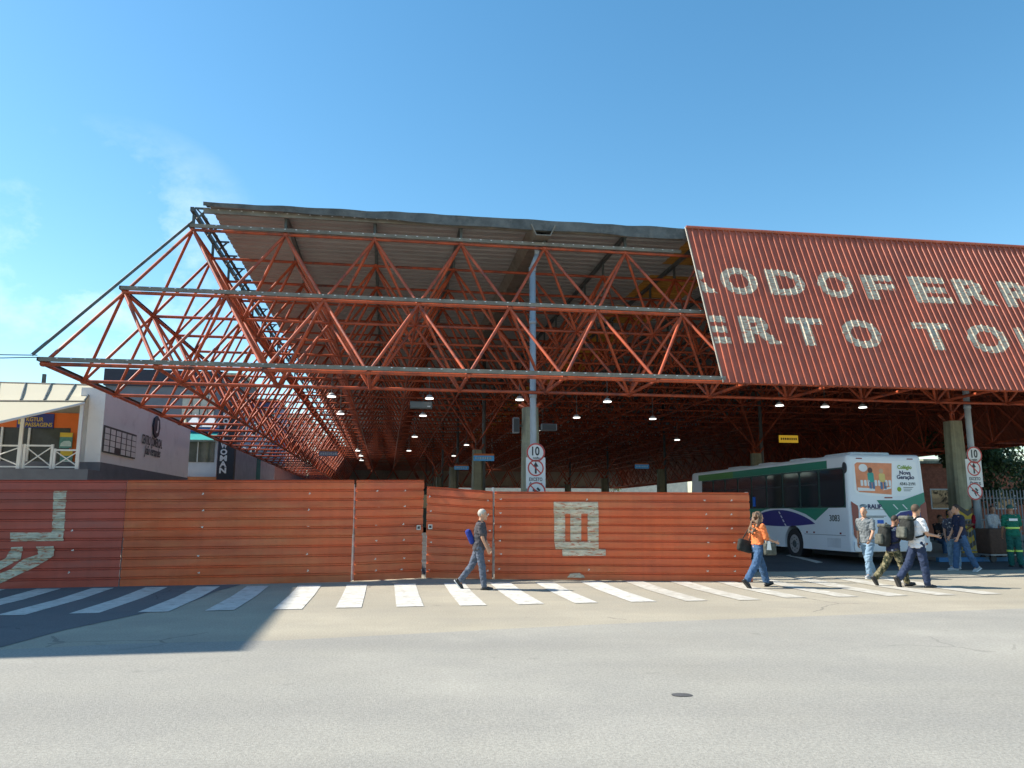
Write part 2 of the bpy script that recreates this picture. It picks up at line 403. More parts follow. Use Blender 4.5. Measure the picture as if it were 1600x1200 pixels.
m_shade_repair = asphalt('shade_and_repair_asphalt', (.075, .075, .08), (.10, .10, .10), (.03, .03, .03))  # colour darkened to deepen the shade under the canopy; also the repair spot
ground_sheet('terminal_roadway', [[(-7.5, 20.4), (31.5, 19.2), (31.5, 104), (-7.5, 104)]], .004, m_shade_repair)
# zebra: separate painted bars square to the kerb line
zb = []
for k in range(-9, 17):
    u = -5.05 + 1.075*k*.985 + random.uniform(-.03, .03)
    v0_ = 14.15 + .02*k + random.uniform(-.05, .05) if k < 12 else 14.6
    wd = .46+random.uniform(-.03, .03)
    zb.append([(u, v0_), (u+wd, v0_+random.uniform(-.04, .04)), (u+wd, 18.3), (u, 18.3)])
zc = tag(bpy.data.objects.new('crosswalk', None), kind='structure'); COL.objects.link(zc)
for n_z, p in enumerate(zb):
    o = ground_sheet('crosswalk_bar', [p], .009, m_zebra if n_z < 19 else m_zebra_worn, kind=None); o.parent = zc
ol = ground_sheet('lane_line', [[guv(1228, 868), guv(1236, 866.5), guv(1286, 879), guv(1276, 880)]], .009, m_zebra)
pc = ground_pt(1065, 1087)
mb = MB()
mb.v = [Vector((pc.x+.11*math.cos(a)*random.uniform(.8, 1.1), pc.y+.07*math.sin(a), .0085)) for a in [i*math.pi/7 for i in range(14)]]; mb.f = [list(range(14))]
tag(mb.build('asphalt_repair', m_shade_repair), kind='structure')

# ---------------------------------------------------------------- the terminal canopy: three-layer space frame
S, U0, V0 = 2.5, -8.03, 19.59
ZB, ZM, ZT, ZR = HC+3.47, HC+5.613, HC+7.828, HC+8.42
NI, NJ = 16, 34
can = thing('terminal_canopy', 'huge red steel space-frame bus terminal canopy, half stripped of its cladding', 'canopy', W(U0, V0, 0), A)
def L(i, j, z): return Vector((i*S, j*S, z))           # canopy-local
unit = {}
for nm, r in (('chord', .05), ('diagonal_strut', .042)):
    unit[nm] = MB().tube((0, 0, 0), (0, 0, 1), 1, n=8).mesh(nm, m_red, True)
chords, diags = [], []
PILL = [(i, j) for i in (5, 11) for j in (2, 8, 14, 20, 26, 32)]
def low(i, j): return i in (0, 1, NI-1, NI) or j in (0, 1, NJ-1, NJ) or (i, j) in PILL     # the frame drops to its lowest layer round the edge and over the pillars
for i in range(NI+1):
    for j in range(NJ+1):
        if i < NI and (j in (0, 1, NJ-1, NJ) or i in (0, NI-1)): chords.append((L(i, j, ZB), L(i+1, j, ZB), .048))
        if j < NJ and (i in (0, 1, NI-1, NI) or j in (0, NJ-1)): chords.append((L(i, j, ZB), L(i, j+1, ZB), .048))
        if i < NI and j < NJ:
            c = L(i+.5, j+.5, ZM)
            if i < NI-1: chords.append((c, L(i+1.5, j+.5, ZM),  .045))
            if j < NJ-1: chords.append((c, L(i+.5, j+1.5, ZM),  .045))
            for a in (0, 1):
                for b in (0, 1):
                    if low(i+a, j+b): diags.append((L(i+a, j+b, ZB), c, .043))
                    if 1 <= i+a <= NI-1 and 1 <= j+b <= NJ-1: diags.append((c, L(i+a, j+b, ZT), .043))
        if 1 <= i < NI-1 and 1 <= j <= NJ-1: chords.append((L(i, j, ZT), L(i+1, j, ZT),  .045))
        if 1 <= i <= NI-1 and 1 <= j < NJ-1 and i in (1, 5, 11, NI-1): chords.append((L(i, j, ZT), L(i, j+1, ZT),  .045))
camL = Vector((*UV(0, 0), HC)) - Vector((U0, V0, 0))
def near(m): c = (m[0]+m[1])/2; return (c-camL).length + .4*abs(c.x-14)
def members(lst, nm, keep):
    lst.sort(key=near)
    for p, q, r in lst[:keep]:
        o = link(nm, unit[nm], can); d = q-p
        o.matrix_local = Matrix.LocRotScale(p, d.to_track_quat('Z', 'Y'), Vector((r, r, d.length)))
    mb = MB()
    for p, q, r in lst[keep:]: mb.tube(p, q, r, n=6, cap=False)
    tag(mb.build(nm+'s_beyond', m_red, can, True), kind='stuff')
members(chords, 'chord', 290); members(diags, 'diagonal_strut', 290)
# nodes of the front rows
mb = MB()
for j in range(0, 6):
    for i in range(NI+1):
        if low(i, j): mb.ell(L(i, j, ZB), (.085, .085, .07), 8, 6)
        if i < NI: mb.ell(L(i+.5, j+.5, ZM), (.08, .08, .07), 8, 6)
        if 1 <= i <= NI-1 and j > 0: mb.ell(L(i, j, ZT), (.08, .08, .07), 8, 6)
tag(mb.build('joint_nodes', m_red, can, True), kind='stuff')
# cladding rails (galvanised channels) along the front and the left side
def channel(p, q, h=.10, d=.06, m=m_galv, name='cladding_rail'):
    p, q = Vector(p), Vector(q); dr = (q-p); ln = dr.length; x = dr.normalized(); y = Vector((0, 0, 1)).cross(x).normalized()
    mb = MB()
    M = Matrix((x, y, x.cross(y))).transposed().to_4x4()
    c = (p+q)/2
    mb.box(c, (ln, .008, h), M=M)
    for s_ in (-1, 1): mb.box(c + M.to_3x3() @ Vector((0, d/2+.006, s_*(h/2-.005))), (ln, d, .008), M=M)
    o = mb.build(name, m, can)
    hb = MB()
    k = .4
    while k < ln and name == 'cladding_rail':
        hb.box(p + x*k + Vector((0, -.006, h*.28)), (.045, .006, .02)); k += .31
    if hb.v: tag(hb.build('bolt_slots', m_white, o), kind='stuff')
    return o
E_ = .10
channel(L(-.03, -.04, ZB+E_), L(6.75, -.04, ZB+E_)); channel(L(.47, .46, ZM+E_), L(6.75, .46, ZM+E_)); channel(L(.97, .96, ZT+E_), L(6.7, .96, ZT+E_))
for (i, z) in ((0, ZB), (.5, ZM), (1, ZT)):
    channel(L(i-.04, NJ-8, z+E_), L(i-.04, i-.05, z+E_), .09, .05, m_dkgalv, 'side_rail')
channel(L(-.07, -.07, ZB+.18), L(1.0, 1.0, ZT+.26), .07, .05, m_dkgalv, 'hip_rail')
hipmb = MB(); hipmb.tube(L(0, 0, ZB), L(.5, .5, ZM),  .045).tube(L(.5, .5, ZM), L(1, 1, ZT),  .045)
hipmb.build('hip_member', m_red, can)
# roof
RU0, RU1, RV0, RV1 = (1.19*S), (15.85*S), .86*S, 33.4*S
SKY0, SKY1 = (6.85*S), (7.75*S)
def roof_part(name, u0, u1, m, v0=RV0, v1=RV1, dz=0):
    mb = MB(); vs = []; p = .42; v = v0; row = []
    k = 0
    while v < v1-.01:
        for fr, h in ((0, 0), (.62, 0), (.70, .05), (.92, .05)):
            row.append((v+fr*p, h))
        v += p
    row.append((v, 0))
    for (v, h) in row: vs += [Vector((u0, v, ZR+h+dz)), Vector((u1, v, ZR+h+dz))]
    fs = [[2*i, 2*i+1, 2*i+3, 2*i+2] for i in range(len(row)-1)]
    mb.add(vs, fs)
    o = mb.build(name, m, can); sd = o.modifiers.new('thickness', 'SOLIDIFY'); sd.thickness = .012; sd.offset = 1
    return o
roof_part('roof_sheet', RU0, SKY0, m_roof); roof_part('roof_sheet', SKY1, RU1, m_roof)
m_sky = bpy.data.materials.new('amber_fibreglass'); m_sky.use_nodes = True
t = m_sky.node_tree; t.nodes.remove(t.nodes['Principled BSDF'])
tl = t.nodes.new('ShaderNodeBsdfTranslucent'); df = t.nodes.new('ShaderNodeBsdfDiffuse'); ms = t.nodes.new('ShaderNodeMixShader')
nz = t.nodes.new('ShaderNodeTexNoise'); nz.inputs['Scale'].default_value = 1.2; rp = t.nodes.new('ShaderNodeValToRGB')
rp.color_ramp.elements[0].color = (.10, .055, .015, 1); rp.color_ramp.elements[1].color = (.32, .20, .06, 1)
gq = t.nodes.new('ShaderNodeNewGeometry'); t.links.new(gq.outputs['Position'], nz.inputs['Vector']); t.links.new(nz.outputs['Fac'], rp.inputs[0])
t.links.new(rp.outputs[0], tl.inputs[0]); df.inputs[0].default_value = (.4, .3, .15, 1); ms.inputs[0].default_value = .35
t.links.new(tl.outputs[0], ms.inputs[1]); t.links.new(df.outputs[0], ms.inputs[2]); t.links.new(ms.outputs[0], t.nodes['Material Output'].inputs[0])
MATS['amber'] = m_sky
v = RV0; k = 0
while v < RV1-2:
    roof_part('skylight_sheet' if k % 2 == 0 else 'roof_sheet', SKY0, SKY1, m_sky if k % 2 == 0 else m_roof, v, v+(2.94 if k % 2 == 0 else 1.26)); v += 2.94 if k % 2 == 0 else 1.26; k += 1
# torn flashing along the front roof edge
mb = MB(); n = 60; vs = []; fs = []
for k in range(n+1):
    u = RU0-.15 + (6.72*S-RU0+.15)*k/n
    nn = mnoise.noise(Vector((u*.35, 0, 1))); n2 = mnoise.noise(Vector((u*1.3, 4, 1)))
    lo = ZR-.02-.15*min(1, k/30)*(1+.6*nn); hi = ZR+.08+.02*nn+.015*n2+.04*min(1, k/25)
    vv = RV0-.05-.05*n2
    vs += [Vector((u, vv, lo)), Vector((u, vv-.03, hi)), Vector((u, vv+.45, hi+.03))]
for k in range(n): fs += [[3*k, 3*k+3, 3*k+4, 3*k+1], [3*k+1, 3*k+4, 3*k+5, 3*k+2]]
o = mb.add(vs, fs).build('flashing', m_flash, can); sd = o.modifiers.new('thickness', 'SOLIDIFY'); sd.thickness = .01
# roof posts over the top nodes and roof purlins
pm = MB().box((0, 0, 0), (.07, .07, 1)).mesh('roof_post', m_dkgalv)
for j in range(1, 12):
    for i in range(1, 16 if j < 3 else 9):
        o = link('roof_post', pm, can); o.matrix_local = Matrix.LocRotScale(L(i, j, (ZT+ZR)/2), None, Vector((1, 1, ZR-ZT)))
mb = MB()
for i in range(1, NI):
    mb.bb(i*S-.05, i*S+.05, RV0+.1, RV1, ZR-.13, ZR-.012)
mb.build('roof_purlins', m_dkgalv, can)
channel(L(1.12, .90, ZR-.10), L(6.7, .90, ZR-.10), .14, .06, m_galv, 'cladding_rail')
# bracket row under the left roof edge
o = channel(L(1.1, 20, ZR-.22), L(1.1, .9, ZR-.22), .09, .05, m_dkgalv, 'edge_angle')
bk = MB().tube((0, 0, .02), (.28, 0, .32), .03, n=6).tube((.28, 0, .02), (0, 0, .30), .025, n=6).box((.14, 0, .33), (.4, .05, .05)).mesh('edge_bracket', m_dkgalv)
for k in range(22):
    o = link('edge_bracket', bk, can); o.matrix_local = Matrix.Translation(L(1.05, .92+k*.55, ZR-.36))
# internal gutter and downpipes over the pillar rows
for i in (5, 11):
    mb = MB(); u = i*S-.12
    sec = [(-.38, .0), (-.22, -.34), (.22, -.34), (.38, 0), (.34, 0), (.2, -.31), (-.2, -.31), (-.34, 0)]
    vs = [Vector((u+a, vv, ZR-.02+b)) for vv in (RV0-.12, RV1) for a, b in sec]; n = len(sec)
    mb.add(vs, [[k, (k+1) % n, n+(k+1) % n, n+k] for k in range(n)] + [list(range(n))])
    mb.build('roof_gutter', m_galv, can)
    mb = MB(); vv = RV0+.55 + (0 if i == 5 else .2)
    ub = (at_v(833, 640, V0+vv) if i == 5 else at_v(1513, 655, V0+vv)).x-U0
    mb.pipe([(u-.05, vv, ZR-.3), (u-.05, vv, ZR-.75), (ub, vv, ZR-1.15), (ub, vv, .2)], .095, n=12)
    for z in (ZR-1.2, 7.2, 5.0, 3.2): mb.tube((ub, vv, z-.06), (ub, vv, z+.06), .112, n=12)
    mb.build('downpipe', m_pvc, can, True)
# pillars
for i in (5, 11):
    for j in (2, 8, 14, 20, 26, 32):
        mb = MB(); z0 = gz(V0+j*S)-.02
        x, y = i*S, j*S
        b0, t0 = (.30, .30), (.235, .235)
        zt_ = ZB-.12 if j == 2 and i == 5 else ZB-.28
        vs = []
        for (hx, hy), z in ((b0, z0), (t0, zt_)):
            c_ = .07
            for a, b in ((-hx+c_, -hy), (hx-c_, -hy), (hx, -hy+c_), (hx, hy-c_), (hx-c_, hy), (-hx+c_, hy), (-hx, hy-c_), (-hx, -hy+c_)): vs.append(Vector((x+a, y+b, z)))
        mb.add(vs, [[k, (k+1) % 8, 8+(k+1) % 8, 8+k] for k in range(8)] + [list(range(7, -1, -1)), list(range(8, 16))])
        po = mb.build('pillar', m_conc, can)
        hd = MB()
        for a, b in ((-1, -1), (1, -1), (1, 1), (-1, 1)): hd.tube((x+a*.12, y+b*.12, zt_), (x+a*.3, y+b*.3, ZB), .05, n=6)
        hd.bb(x-.2, x+.2, y-.2, y+.2, zt_, zt_+.03)
        hd.build('pillar_head', m_red, can)
        if j > 2:
            MB().tube((x+.33, y-.05, z0), (x+.33, y-.05, ZR-.3), .09, n=10).build('downpipe', mat('dark_pipe', (.13, .14, .14), .5), can, True)
        if i == 11 and j == 2:            # hazard chevrons painted on the pillar foot
            yl = mat('hazard_yellow', (.55, .36, .03), .6)
            mb = MB().bb(x-.315, x+.315, y-.315, y+.315, z0, 1.75); mb.build('hazard_band', yl, po)
            for q in range(4):
                z = .45+q*.36
                mb = MB(); d = .322
                for sx in (-1, 1):
                    mb.add([(x, y-d, z), (x+sx*d, y-d, z+.2), (x+sx*d, y-d, z+.37), (x, y-d, z+.17)], [[0, 1, 2, 3]])
                    mb.add([(x+sx*d, y-d, z+.2), (x+sx*d, y+d, z-.0), (x+sx*d, y+d, z+.17), (x+sx*d, y-d, z+.37)], [[0, 1, 2, 3]])
                mb.build('hazard_chevron', m_dark, po)
# cladding
def tilt_map(p_lo, p_hi, out):
    """t along the eave, s 0..1 up the slope"""
    return lambda t, s, d: p_lo(t).lerp(p_hi(t), s) + out*d
nrm = Vector((0, -(ZR+.13-ZB), (.86*S+.0))).normalized()
front = tilt_map(lambda t: Vector((t, -.13, ZB-.03)), lambda t: Vector((t, .86*S-.06, ZR+.16)), nrm)
m_bare = mat('bare_sheet_back', (.13, .135, .14), .5, var=.15)
fc = sheet('front_cladding', 6.72*S, 16.1*S, 0, 1, front, m_redclad, can, inner=m_bare)
slope_len = (front(0, 1, 0)-front(0, 0, 0)).length
MB().tube(front(6.72*S, 1, .03), front(16.1*S, 1, .03), .05, n=6).build('ridge_cap', m_redclad, can)
MB().tube(front(6.72*S-.02, 0, .015), front(6.72*S-.02, 1, .015), .028, n=6).build('edge_trim', m_galv, can)
rs = tilt_map(lambda t: Vector((NI*S+.13, t, ZB-.03)), lambda t: Vector((NI*S-.86*S, t, ZR+.16)), Vector((1, 0, .4)).normalized())
sheet('side_cladding', 0, 34*S, 0, 1, rs, m_bare, can, inner=m_redclad)
bk_ = tilt_map(lambda t: Vector((t, NJ*S+.13, ZB-.03)), lambda t: Vector((t, NJ*S-.86*S, ZR+.16)), Vector((0, 1, .4)).normalized())
m_backclad = mat('pale_cladding', (.42, .38, .30), .5, var=.15, scale=.5)
sheet('back_cladding', 0, 16*S, 0, 1, bk_, m_backclad, can)
ls = tilt_map(lambda t: Vector((-.13, t, ZB-.03)), lambda t: Vector((.86*S, t, ZR+.16)), Vector((-1, 0, .4)).normalized())
sheet('side_cladding', 25.5*S, 34*S, 0, 1, ls, m_redclad, can, inner=m_bare)
# painted letters on the cladding: (character, left px, right px, mid py, height px)
def slope_hit(px, py):
    o_ = camL; d = ray(px, py); d = Vector((*UV(d.x, d.y), d.z))
    p0 = front(0, 0, 0); n_ = nrm
    t_ = (p0-o_).dot(n_)/d.dot(n_); p = o_+d*t_
    return p.x, (p-Vector((p.x, *p0.yz))).length/slope_len
def painted_letter(ch, x0, x1, y0, y1):
    """pixel box measured at the letter's middle height"""
    ym = (y0+y1)/2
    a, _ = slope_hit(x0, ym); b, _ = slope_hit(x1, ym); xm = (x0+x1)/2
    s1 = slope_hit(xm, y0)[1]*slope_len; s0 = slope_hit(xm, y1)[1]*slope_len
    me = text_mesh(ch, .045, 0).copy()
    xs = [v.co.x for v in me.vertices]; ys = [v.co.y for v in me.vertices]
    for v in me.vertices:
        v.co.x = a+(b-a)*(v.co.x-min(xs))/(max(xs)-min(xs)); v.co.y = s0+(s1-s0)*(v.co.y-min(ys))/(max(ys)-min(ys)); v.co.z = 0
    clip = [((6.72*S+.03, 0, 0), (-1, 0, 0))]
    paint_on('painted_letter', me, 0, lambda t, s, d: front(t, s/slope_len, d), m_lett, fc, clip)
for a in (('R', 1058, 1117, 417, 456), ('O', 1126, 1183, 418, 460), ('D', 1200, 1258, 422, 461), ('O', 1278, 1332, 424, 465),
          ('F', 1349, 1399, 430, 468), ('E', 1424, 1480, 433, 473), ('R', 1495, 1551, 437, 476), ('R', 1567, 1623, 441, 480),
          ('E', 1088, 1138, 493, 536), ('R', 1158, 1218, 495, 537), ('T', 1232, 1290, 497, 540), ('O', 1316, 1376, 500, 544),
          ('T', 1432, 1490, 505, 547), ('O', 1512, 1574, 508, 552)): painted_letter(*a)
# last stroke of the second line, running out of the picture
a, sa = slope_hit(1583, 512); b, sb = slope_hit(1606, 555)
paint_on('painted_letter', [[(a, sa*slope_len), (a+.24, sa*slope_len), (b+.2, sb*slope_len), (b-.04, sb*slope_len)]], 0, lambda t, s, d: front(t, s/slope_len, d), m_lett, fc)

# ---------------------------------------------------------------- hoarding of re-used sheets
def hoarding(name, label, cat, pts, hgt, mats, split=.47, ext=None):
    """pts: two ground points (world); ribs run level"""
    p, q = Vector(pts[0]), Vector(pts[1]); x = (q-p); x.z = 0; ln = x.length; x.normalize(); n_ = Vector((x.y, -x.x, 0))
    t_ = thing(name, label, cat, p, math.atan2(x.y, x.x))
    return t_, ln
def panel(root, x0, x1, z0a, z0b, h0, h1, m, split=1.02, wob=.045, lower=True):
    """a two-piece sheet between x0 and x1; lower edge z0a..z0b, upper h0..h1 (local, faces -y)"""
    def fm(t, s, d):
        f_ = (s-x0)/(x1-x0); zl = z0a+(z0b-z0a)*f_; zh = h0+(h1-h0)*f_
        return Vector((s, -d, zl+(zh-zl)*t/2.2))
    o = sheet('upper_sheet', split, 2.2, x0, x1, lambda t, s, d: fm(t, s, d), m, root, 8, wob, True)
    o2 = sheet('lower_sheet', 0, split+.1, x0+.01, x1-.01, lambda t, s, d: fm(t, s, d)+Vector((0, .012, 0)), m, root, 8, wob, True)
    return fm, o, o2
m_chip = mat('bare_metal', (.72, .66, .58), .5, var=.1)
chip = MB().box((0, 0, 0), (.045, .006, .018)).box((.012, 0, .012), (.018, .007, .03)).mesh('screw', m_chip)
def screws(root, fm, xs, ts):
    for x in xs:
        for t_ in ts:
            o = link('screw', chip, root); o.location = fm(t_, x+random.uniform(-.03, .03), .05); o.rotation_euler = (0, random.uniform(-.6, .6), 0)
def fence_top(px, py, base): return at_Y(px, py, base.y).z
B = {x: ground_pt(x, y) for x, y in ((0, 920), (185, 917), (550, 909), (660, 904), (664, 904), (771, 906), (1176, 909))}
T_ = {x: fence_top(x, y, B[x]) for x, y in ((0, 752), (185, 750), (550, 750), (660, 750), (664, 760), (771, 768), (1176, 770))}
# left run
pL = B[0] + (B[0]-B[550])*.55; pL.z = gz(UV(pL.x, pL.y)[1])
hl, ln = hoarding('corrugated_hoarding', 'long dull-red corrugated hoarding with a broken painted letter, beside the shops', 'hoarding', (pL, B[550]), 2.3, None)
dx = lambda q: (Vector((q.x, q.y, 0))-Vector((pL.x, pL.y, 0))).length
zz = lambda q: q.z-pL.z
xa, xb = dx(B[185]), dx(B[550])
fmA, up, lo_ = panel(hl, 0, xa-.004, 0, zz(B[185]), T_[0]-pL.z, T_[185]-pL.z, m_fence_dull)
fmB, up2, lo2 = panel(hl, xa+.004, xb-.02, zz(B[185]), zz(B[550]), T_[185]-pL.z, T_[550]-pL.z, m_fence)
for x in (0.02, xa, xb-.03):
    MB().bb(x-.03, x+.03, .05, .11, 0, 2.25).build('post', m_chrome, hl)
screws(hl, fmB, (xa+1.6, xb-1.0), (.25, .6, 1.2, 1.55, 1.9)); screws(hl, fmA, (xa-1.0, xa-2.9), (.3, .75, 1.15))
# cut-up letter strokes on the left panel, drawn in its own (x, height) coordinates
def fpx(px, py, root_p, xdir, Y=None):
    d = ray(px, py); n_ = Vector((xdir.y, -xdir.x, 0)); o_ = Vector((0, 0, HC)); t_ = (root_p-o_).dot(n_)/d.dot(n_); p = o_+d*t_
    return (p-root_p).dot(xdir), p.z-root_p.z
xd = (B[550]-pL); xd.z = 0; xd.normalize()
def strokes(root, fm, polys, root_p, xdir, hh, lift=.012):
    """pixel polygons -> panel coordinates -> folded onto the ribs"""
    for poly in polys:
        pts = []
        for px, py in poly:
            x, z = fpx(px, py, root_p, xdir); f0 = fm(0, x, 0).z; f1 = fm(2.2, x, 0).z
            pts.append((x, (z-f0)/(f1-f0)*2.2))
        paint_on('painted_stroke', [pts], 1, lambda t, s, d: fm(t, s, d), m_lett, root, lift=lift, wob=.045, inv=True)
strokes(hl, fmA, [[(85, 767), (105, 767), (101, 832), (82, 832)], [(17, 832), (101, 832), (100, 845), (17, 846)],
                  [(19, 855), (37, 854), (34, 873), (17, 882), (-2, 892), (-8, 880), (10, 872)],
                  [(58, 854), (86, 853), (86, 868), (60, 884), (30, 898), (-6, 915), (-8, 900), (20, 888), (36, 874), (62, 866)]], pL, xd, 2.2)
# the two gate leaves
def leaf(label, a, b, m, latch_x):
    g_, ln = hoarding('hoarding_gate', label, 'gate', (B[a], B[b]), 2.3, None)
    z1 = B[b].z-B[a].z
    fm, u_, l_ = panel(g_, .02, ln-.02, .02, z1+.02, T_[a]-B[a].z, T_[b]-B[a].z, m)
    screws(g_, fm, (.12, ln-.12) if a == 664 else (ln*.32, ln*.7), (.2, .45, .85, 1.2, 1.6, 1.95))
    for x in (.03, ln-.03): MB().bb(x-.025, x+.025, .05, .1, .03, 2.15).build('stile', m_chrome, g_)
    lt = MB().bb(latch_x-.05, latch_x+.05, -.06, -.03, 1.16, 1.27).build('latch_plate', m_chrome, g_)
    MB().bb(latch_x-.03, latch_x+.03, -.066, -.058, 1.185, 1.245).build('latch_hole', m_dark, lt)
    return g_, ln
leaf('orange-red corrugated gate leaf, the taller one with a small square latch', 550, 660, m_fence, 1.55)
leaf('orange-red corrugated gate leaf beside the walking man, lower than its neighbour', 664, 771, m_fence, .12)
hr, ln = hoarding('corrugated_hoarding', 'bright orange-red corrugated hoarding with a worn cream letter block, ending near the bus', 'hoarding', (B[771], B[1176]), 2.1, None)
fmC, u3, l3 = panel(hr, .02, ln, .02, B[1176].z-B[771].z, T_[771]-B[771].z, T_[1176]-B[771].z, m_fence, .9)
for x in (.05, ln*.5, ln-.03): MB().bb(x-.03, x+.03, .05, .11, 0, 2.05).build('post', m_chrome, hr)
screws(hr, fmC, (.15, ln*.37, ln*.83, ln*.93), (.25, .62, .95, 1.3, 1.65, 2.0))
xr = B[1176]-B[771]; xr.z = 0; xr.normalize()
blk = [[(865, 784), (934, 784), (935, 803), (865, 803)], [(866, 846), (935, 846), (935, 858), (868, 858)], [(878, 858), (946, 858), (946, 868), (879, 869)]]
for x0, x1 in ((866, 883), (891, 908), (918, 935)): blk.append([(x0, 803.5), (x1, 803.5), (x1, 845.5), (x0, 845.5)])
blk.append([(886, 902), (891, 896), (905, 895), (912, 899), (914, 903)])
strokes(hr, fmC, blk, B[771], xr, 2.1)

# ---------------------------------------------------------------- traffic signs on the downpipes
def disc(mb, c, r, y, n=24, r_in=0):
    vs = [Vector((c[0]+r*math.cos(2*math.pi*k/n), y, c[1]+r*math.sin(2*math.pi*k/n))) for k in range(n)]
    if r_in:
        vs += [Vector((c[0]+r_in*math.cos(2*math.pi*k/n), y, c[1]+r_in*math.sin(2*math.pi*k/n))) for k in range(n)]
        return mb.add(vs, [[k, (k+1) % n, n+(k+1) % n, n+k] for k in range(n)])
    return mb.add(vs, [list(range(n))])
def solid_disc(c, r, y0, y1, n=24): return MB().tube((c[0], y0, c[1]), (c[0], y1, c[1]), r, n=n)
def bar(mb, a, b, wd, y):
    a, b = Vector((a[0], 0, a[1])), Vector((b[0], 0, b[1])); d = (b-a).normalized(); n_ = Vector((-d.z, 0, d.x))*wd/2
    return mb.add([(p.x, y, p.z) for p in (a+n_, b+n_, b-n_, a-n_)], [[0, 1, 2, 3]])
def round_sign(label, u, v, z, kind, group=None):
    t_ = thing('traffic_sign', label, 'sign', W(u, v, z), A)
    solid_disc((0, 0), .27, -.012, 0).build('plate', m_white, t_)
    disc(MB(), (0, 0), .268, -.015, r_in=.225).build('rim', m_signred, t_)
    if kind == '10':
        lettering('10', m_dark, t_, (0, -.016, .04), .22, .26, bold=.02)
        lettering('km/h', m_dark, t_, (0, -.016, -.15), .16, .05)
    else:
        mb = MB(); bar(mb, (-.1, .06), (.1, -.06), .07, -.015); bar(mb, (.02, .1), (.1, .02), .06, -.0155); bar(mb, (-.02, -.03), (.04, -.14), .04, -.0155)
        mb.build('pictogram', m_dark, t_)
        bar(MB(), (-.17, .17), (.17, -.17), .035, -.0165).build('slash', m_signred, t_)
    return t_
def plate_sign(label, u, v, z):
    t_ = thing('traffic_sign', label, 'sign', W(u, v, z), A)
    MB().bb(-.28, .28, -.012, 0, -.44, .44).build('plate', m_white, t_)
    disc(MB(), (0, .14), .235, -.015, r_in=.195).build('rim', m_signred, t_)
    mb = MB(); bar(mb, (0, -.02), (0, .22), .055, -.015); mb.add([(-.08, -.0152, .18), (.08, -.0152, .18), (0, -.0152, .32)], [[0, 1, 2]])
    mb.build('arrow', m_dark, t_)
    bar(MB(), (-.14, .28), (.14, 0), .035, -.0165).build('slash', m_signred, t_)
    lettering('EXCETO', m_dark, t_, (0, -.015, -.18), .38, .1, bold=.015)
    lettering('ÔNIBUS', m_dark, t_, (0, -.015, -.32), .38, .13, bold=.015)
for (px, pys, pipe_u, vv, where) in ((837, (707, 739, 768), U0+5*S, V0+RV0+.55, 'the middle pillar'), (1522, (711, 739, 768), U0+11*S+.5, V0+RV0+.75, 'the hazard-striped pillar')):
    zs = [at_v(px, y, vv-.14).z for y in pys]; uu = at_v(px, pys[0], vv-.14).x
    round_sign('round speed limit sign reading 10 on the downpipe of '+where, uu, vv-.14, zs[0], '10')
    plate_sign('white no-entry-except-buses plate on the downpipe of '+where, at_v(px, pys[1], vv-.14).x, vv-.14, zs[1])
    round_sign('small round prohibition sign below the plate on '+where, at_v(px+1, pys[2], vv-.15).x, vv-.15, zs[2], 'no')

# ---------------------------------------------------------------- lamps, speakers and boards hung from the frame
lp = None
hood = mat('lamp_housing', (.5, .5, .5), .4, var=.05)
def lamp(px, py, z=ZB+.18):
    global lp
    d = ray(px, py); t_ = (z-HC)/d.z; p = Vector((0, 0, HC))+d*t_
    if lp is None:
        lp = thing('ceiling_lamp', 'lit round lamp hung from the space frame', 'lamp', p, 0, 'lamps under the canopy')
        MB().tube((0, 0, 0), (0, 0, .1), .14, .06, n=16).build('housing', hood, lp, True)
        MB().tube((0, 0, -.03), (0, 0, -.002), .135, n=16).build('diffuser', m_lamp, lp, True)
        MB().tube((0, 0, .1), (0, 0, .9), .012, n=6).build('rod', m_dkgalv, lp)
    else:
        c = copy_tree(lp); c.location = p
for p in ((518, 619), (532, 646), (671, 622), (661, 649), (648, 682), (639, 704), (559, 704), (564, 712), (565, 719), (729, 695), (709, 712),
          (949, 627), (901, 652), (1020, 654), (1058, 687), (812, 624), (1348, 636), (1218, 633), (1289, 635), (848, 672)): lamp(*p)
def hung_board(label, px, py, v, wd, ht, plate, strip, marks, group=None):
    c = at_v(px, py, v)
    t_ = thing('hanging_sign', label, 'sign', W(*c), A, group)
    MB().bb(-wd/2, wd/2, -.02, .02, -ht/2, ht/2).build('board', plate, t_)
    if strip: MB().bb(-wd/2, wd/2, -.024, .024, ht/2, ht/2+.09).build('header_strip', strip, t_)
    for s_ in (-1, 1): MB().tube((s_*wd*.4, 0, ht/2), (s_*wd*.4, 0, max(ht/2+.15, ZB-c.z)), .012, n=6).build('hanger', m_dkgalv, t_)
    mb = MB(); x = -wd*.42
    while x < wd*.4:
        l_ = random.uniform(.04, .1); mb.bb(x, x+l_, -.026, -.022, -.05, .06); x += l_+.04
    mb.build('faded_marks', marks, t_)
m_blueb = mat('blue_board', (.05, .24, .48), .5, var=.08, emit=.12); m_orst = mat('orange_strip', (.6, .16, .04), .5, var=.08)  # faint glow added to brighten the blue boards, which are no lamps
m_mark = mat('pale_marks', (.5, .55, .6), .5, var=0)
hung_board('blue hanging platform board with orange header beside the second pillar', 756, 716, 36, .95, .24, m_blueb, m_orst, m_mark)
hung_board('small blue hanging board between the far pillars', 721, 731, 50, .9, .22, m_blueb, m_orst, m_mark)
hung_board('blue hanging board in front of a far pillar near the bus front', 1003, 729, 50, .95, .26, m_blueb, m_orst, m_mark)
hung_board('grey-blue hanging board with orange header by the stripped left edge', 513, 709, 42, .95, .24, mat('greyblue_board', (.2, .22, .33), .5), m_orst, m_mark)
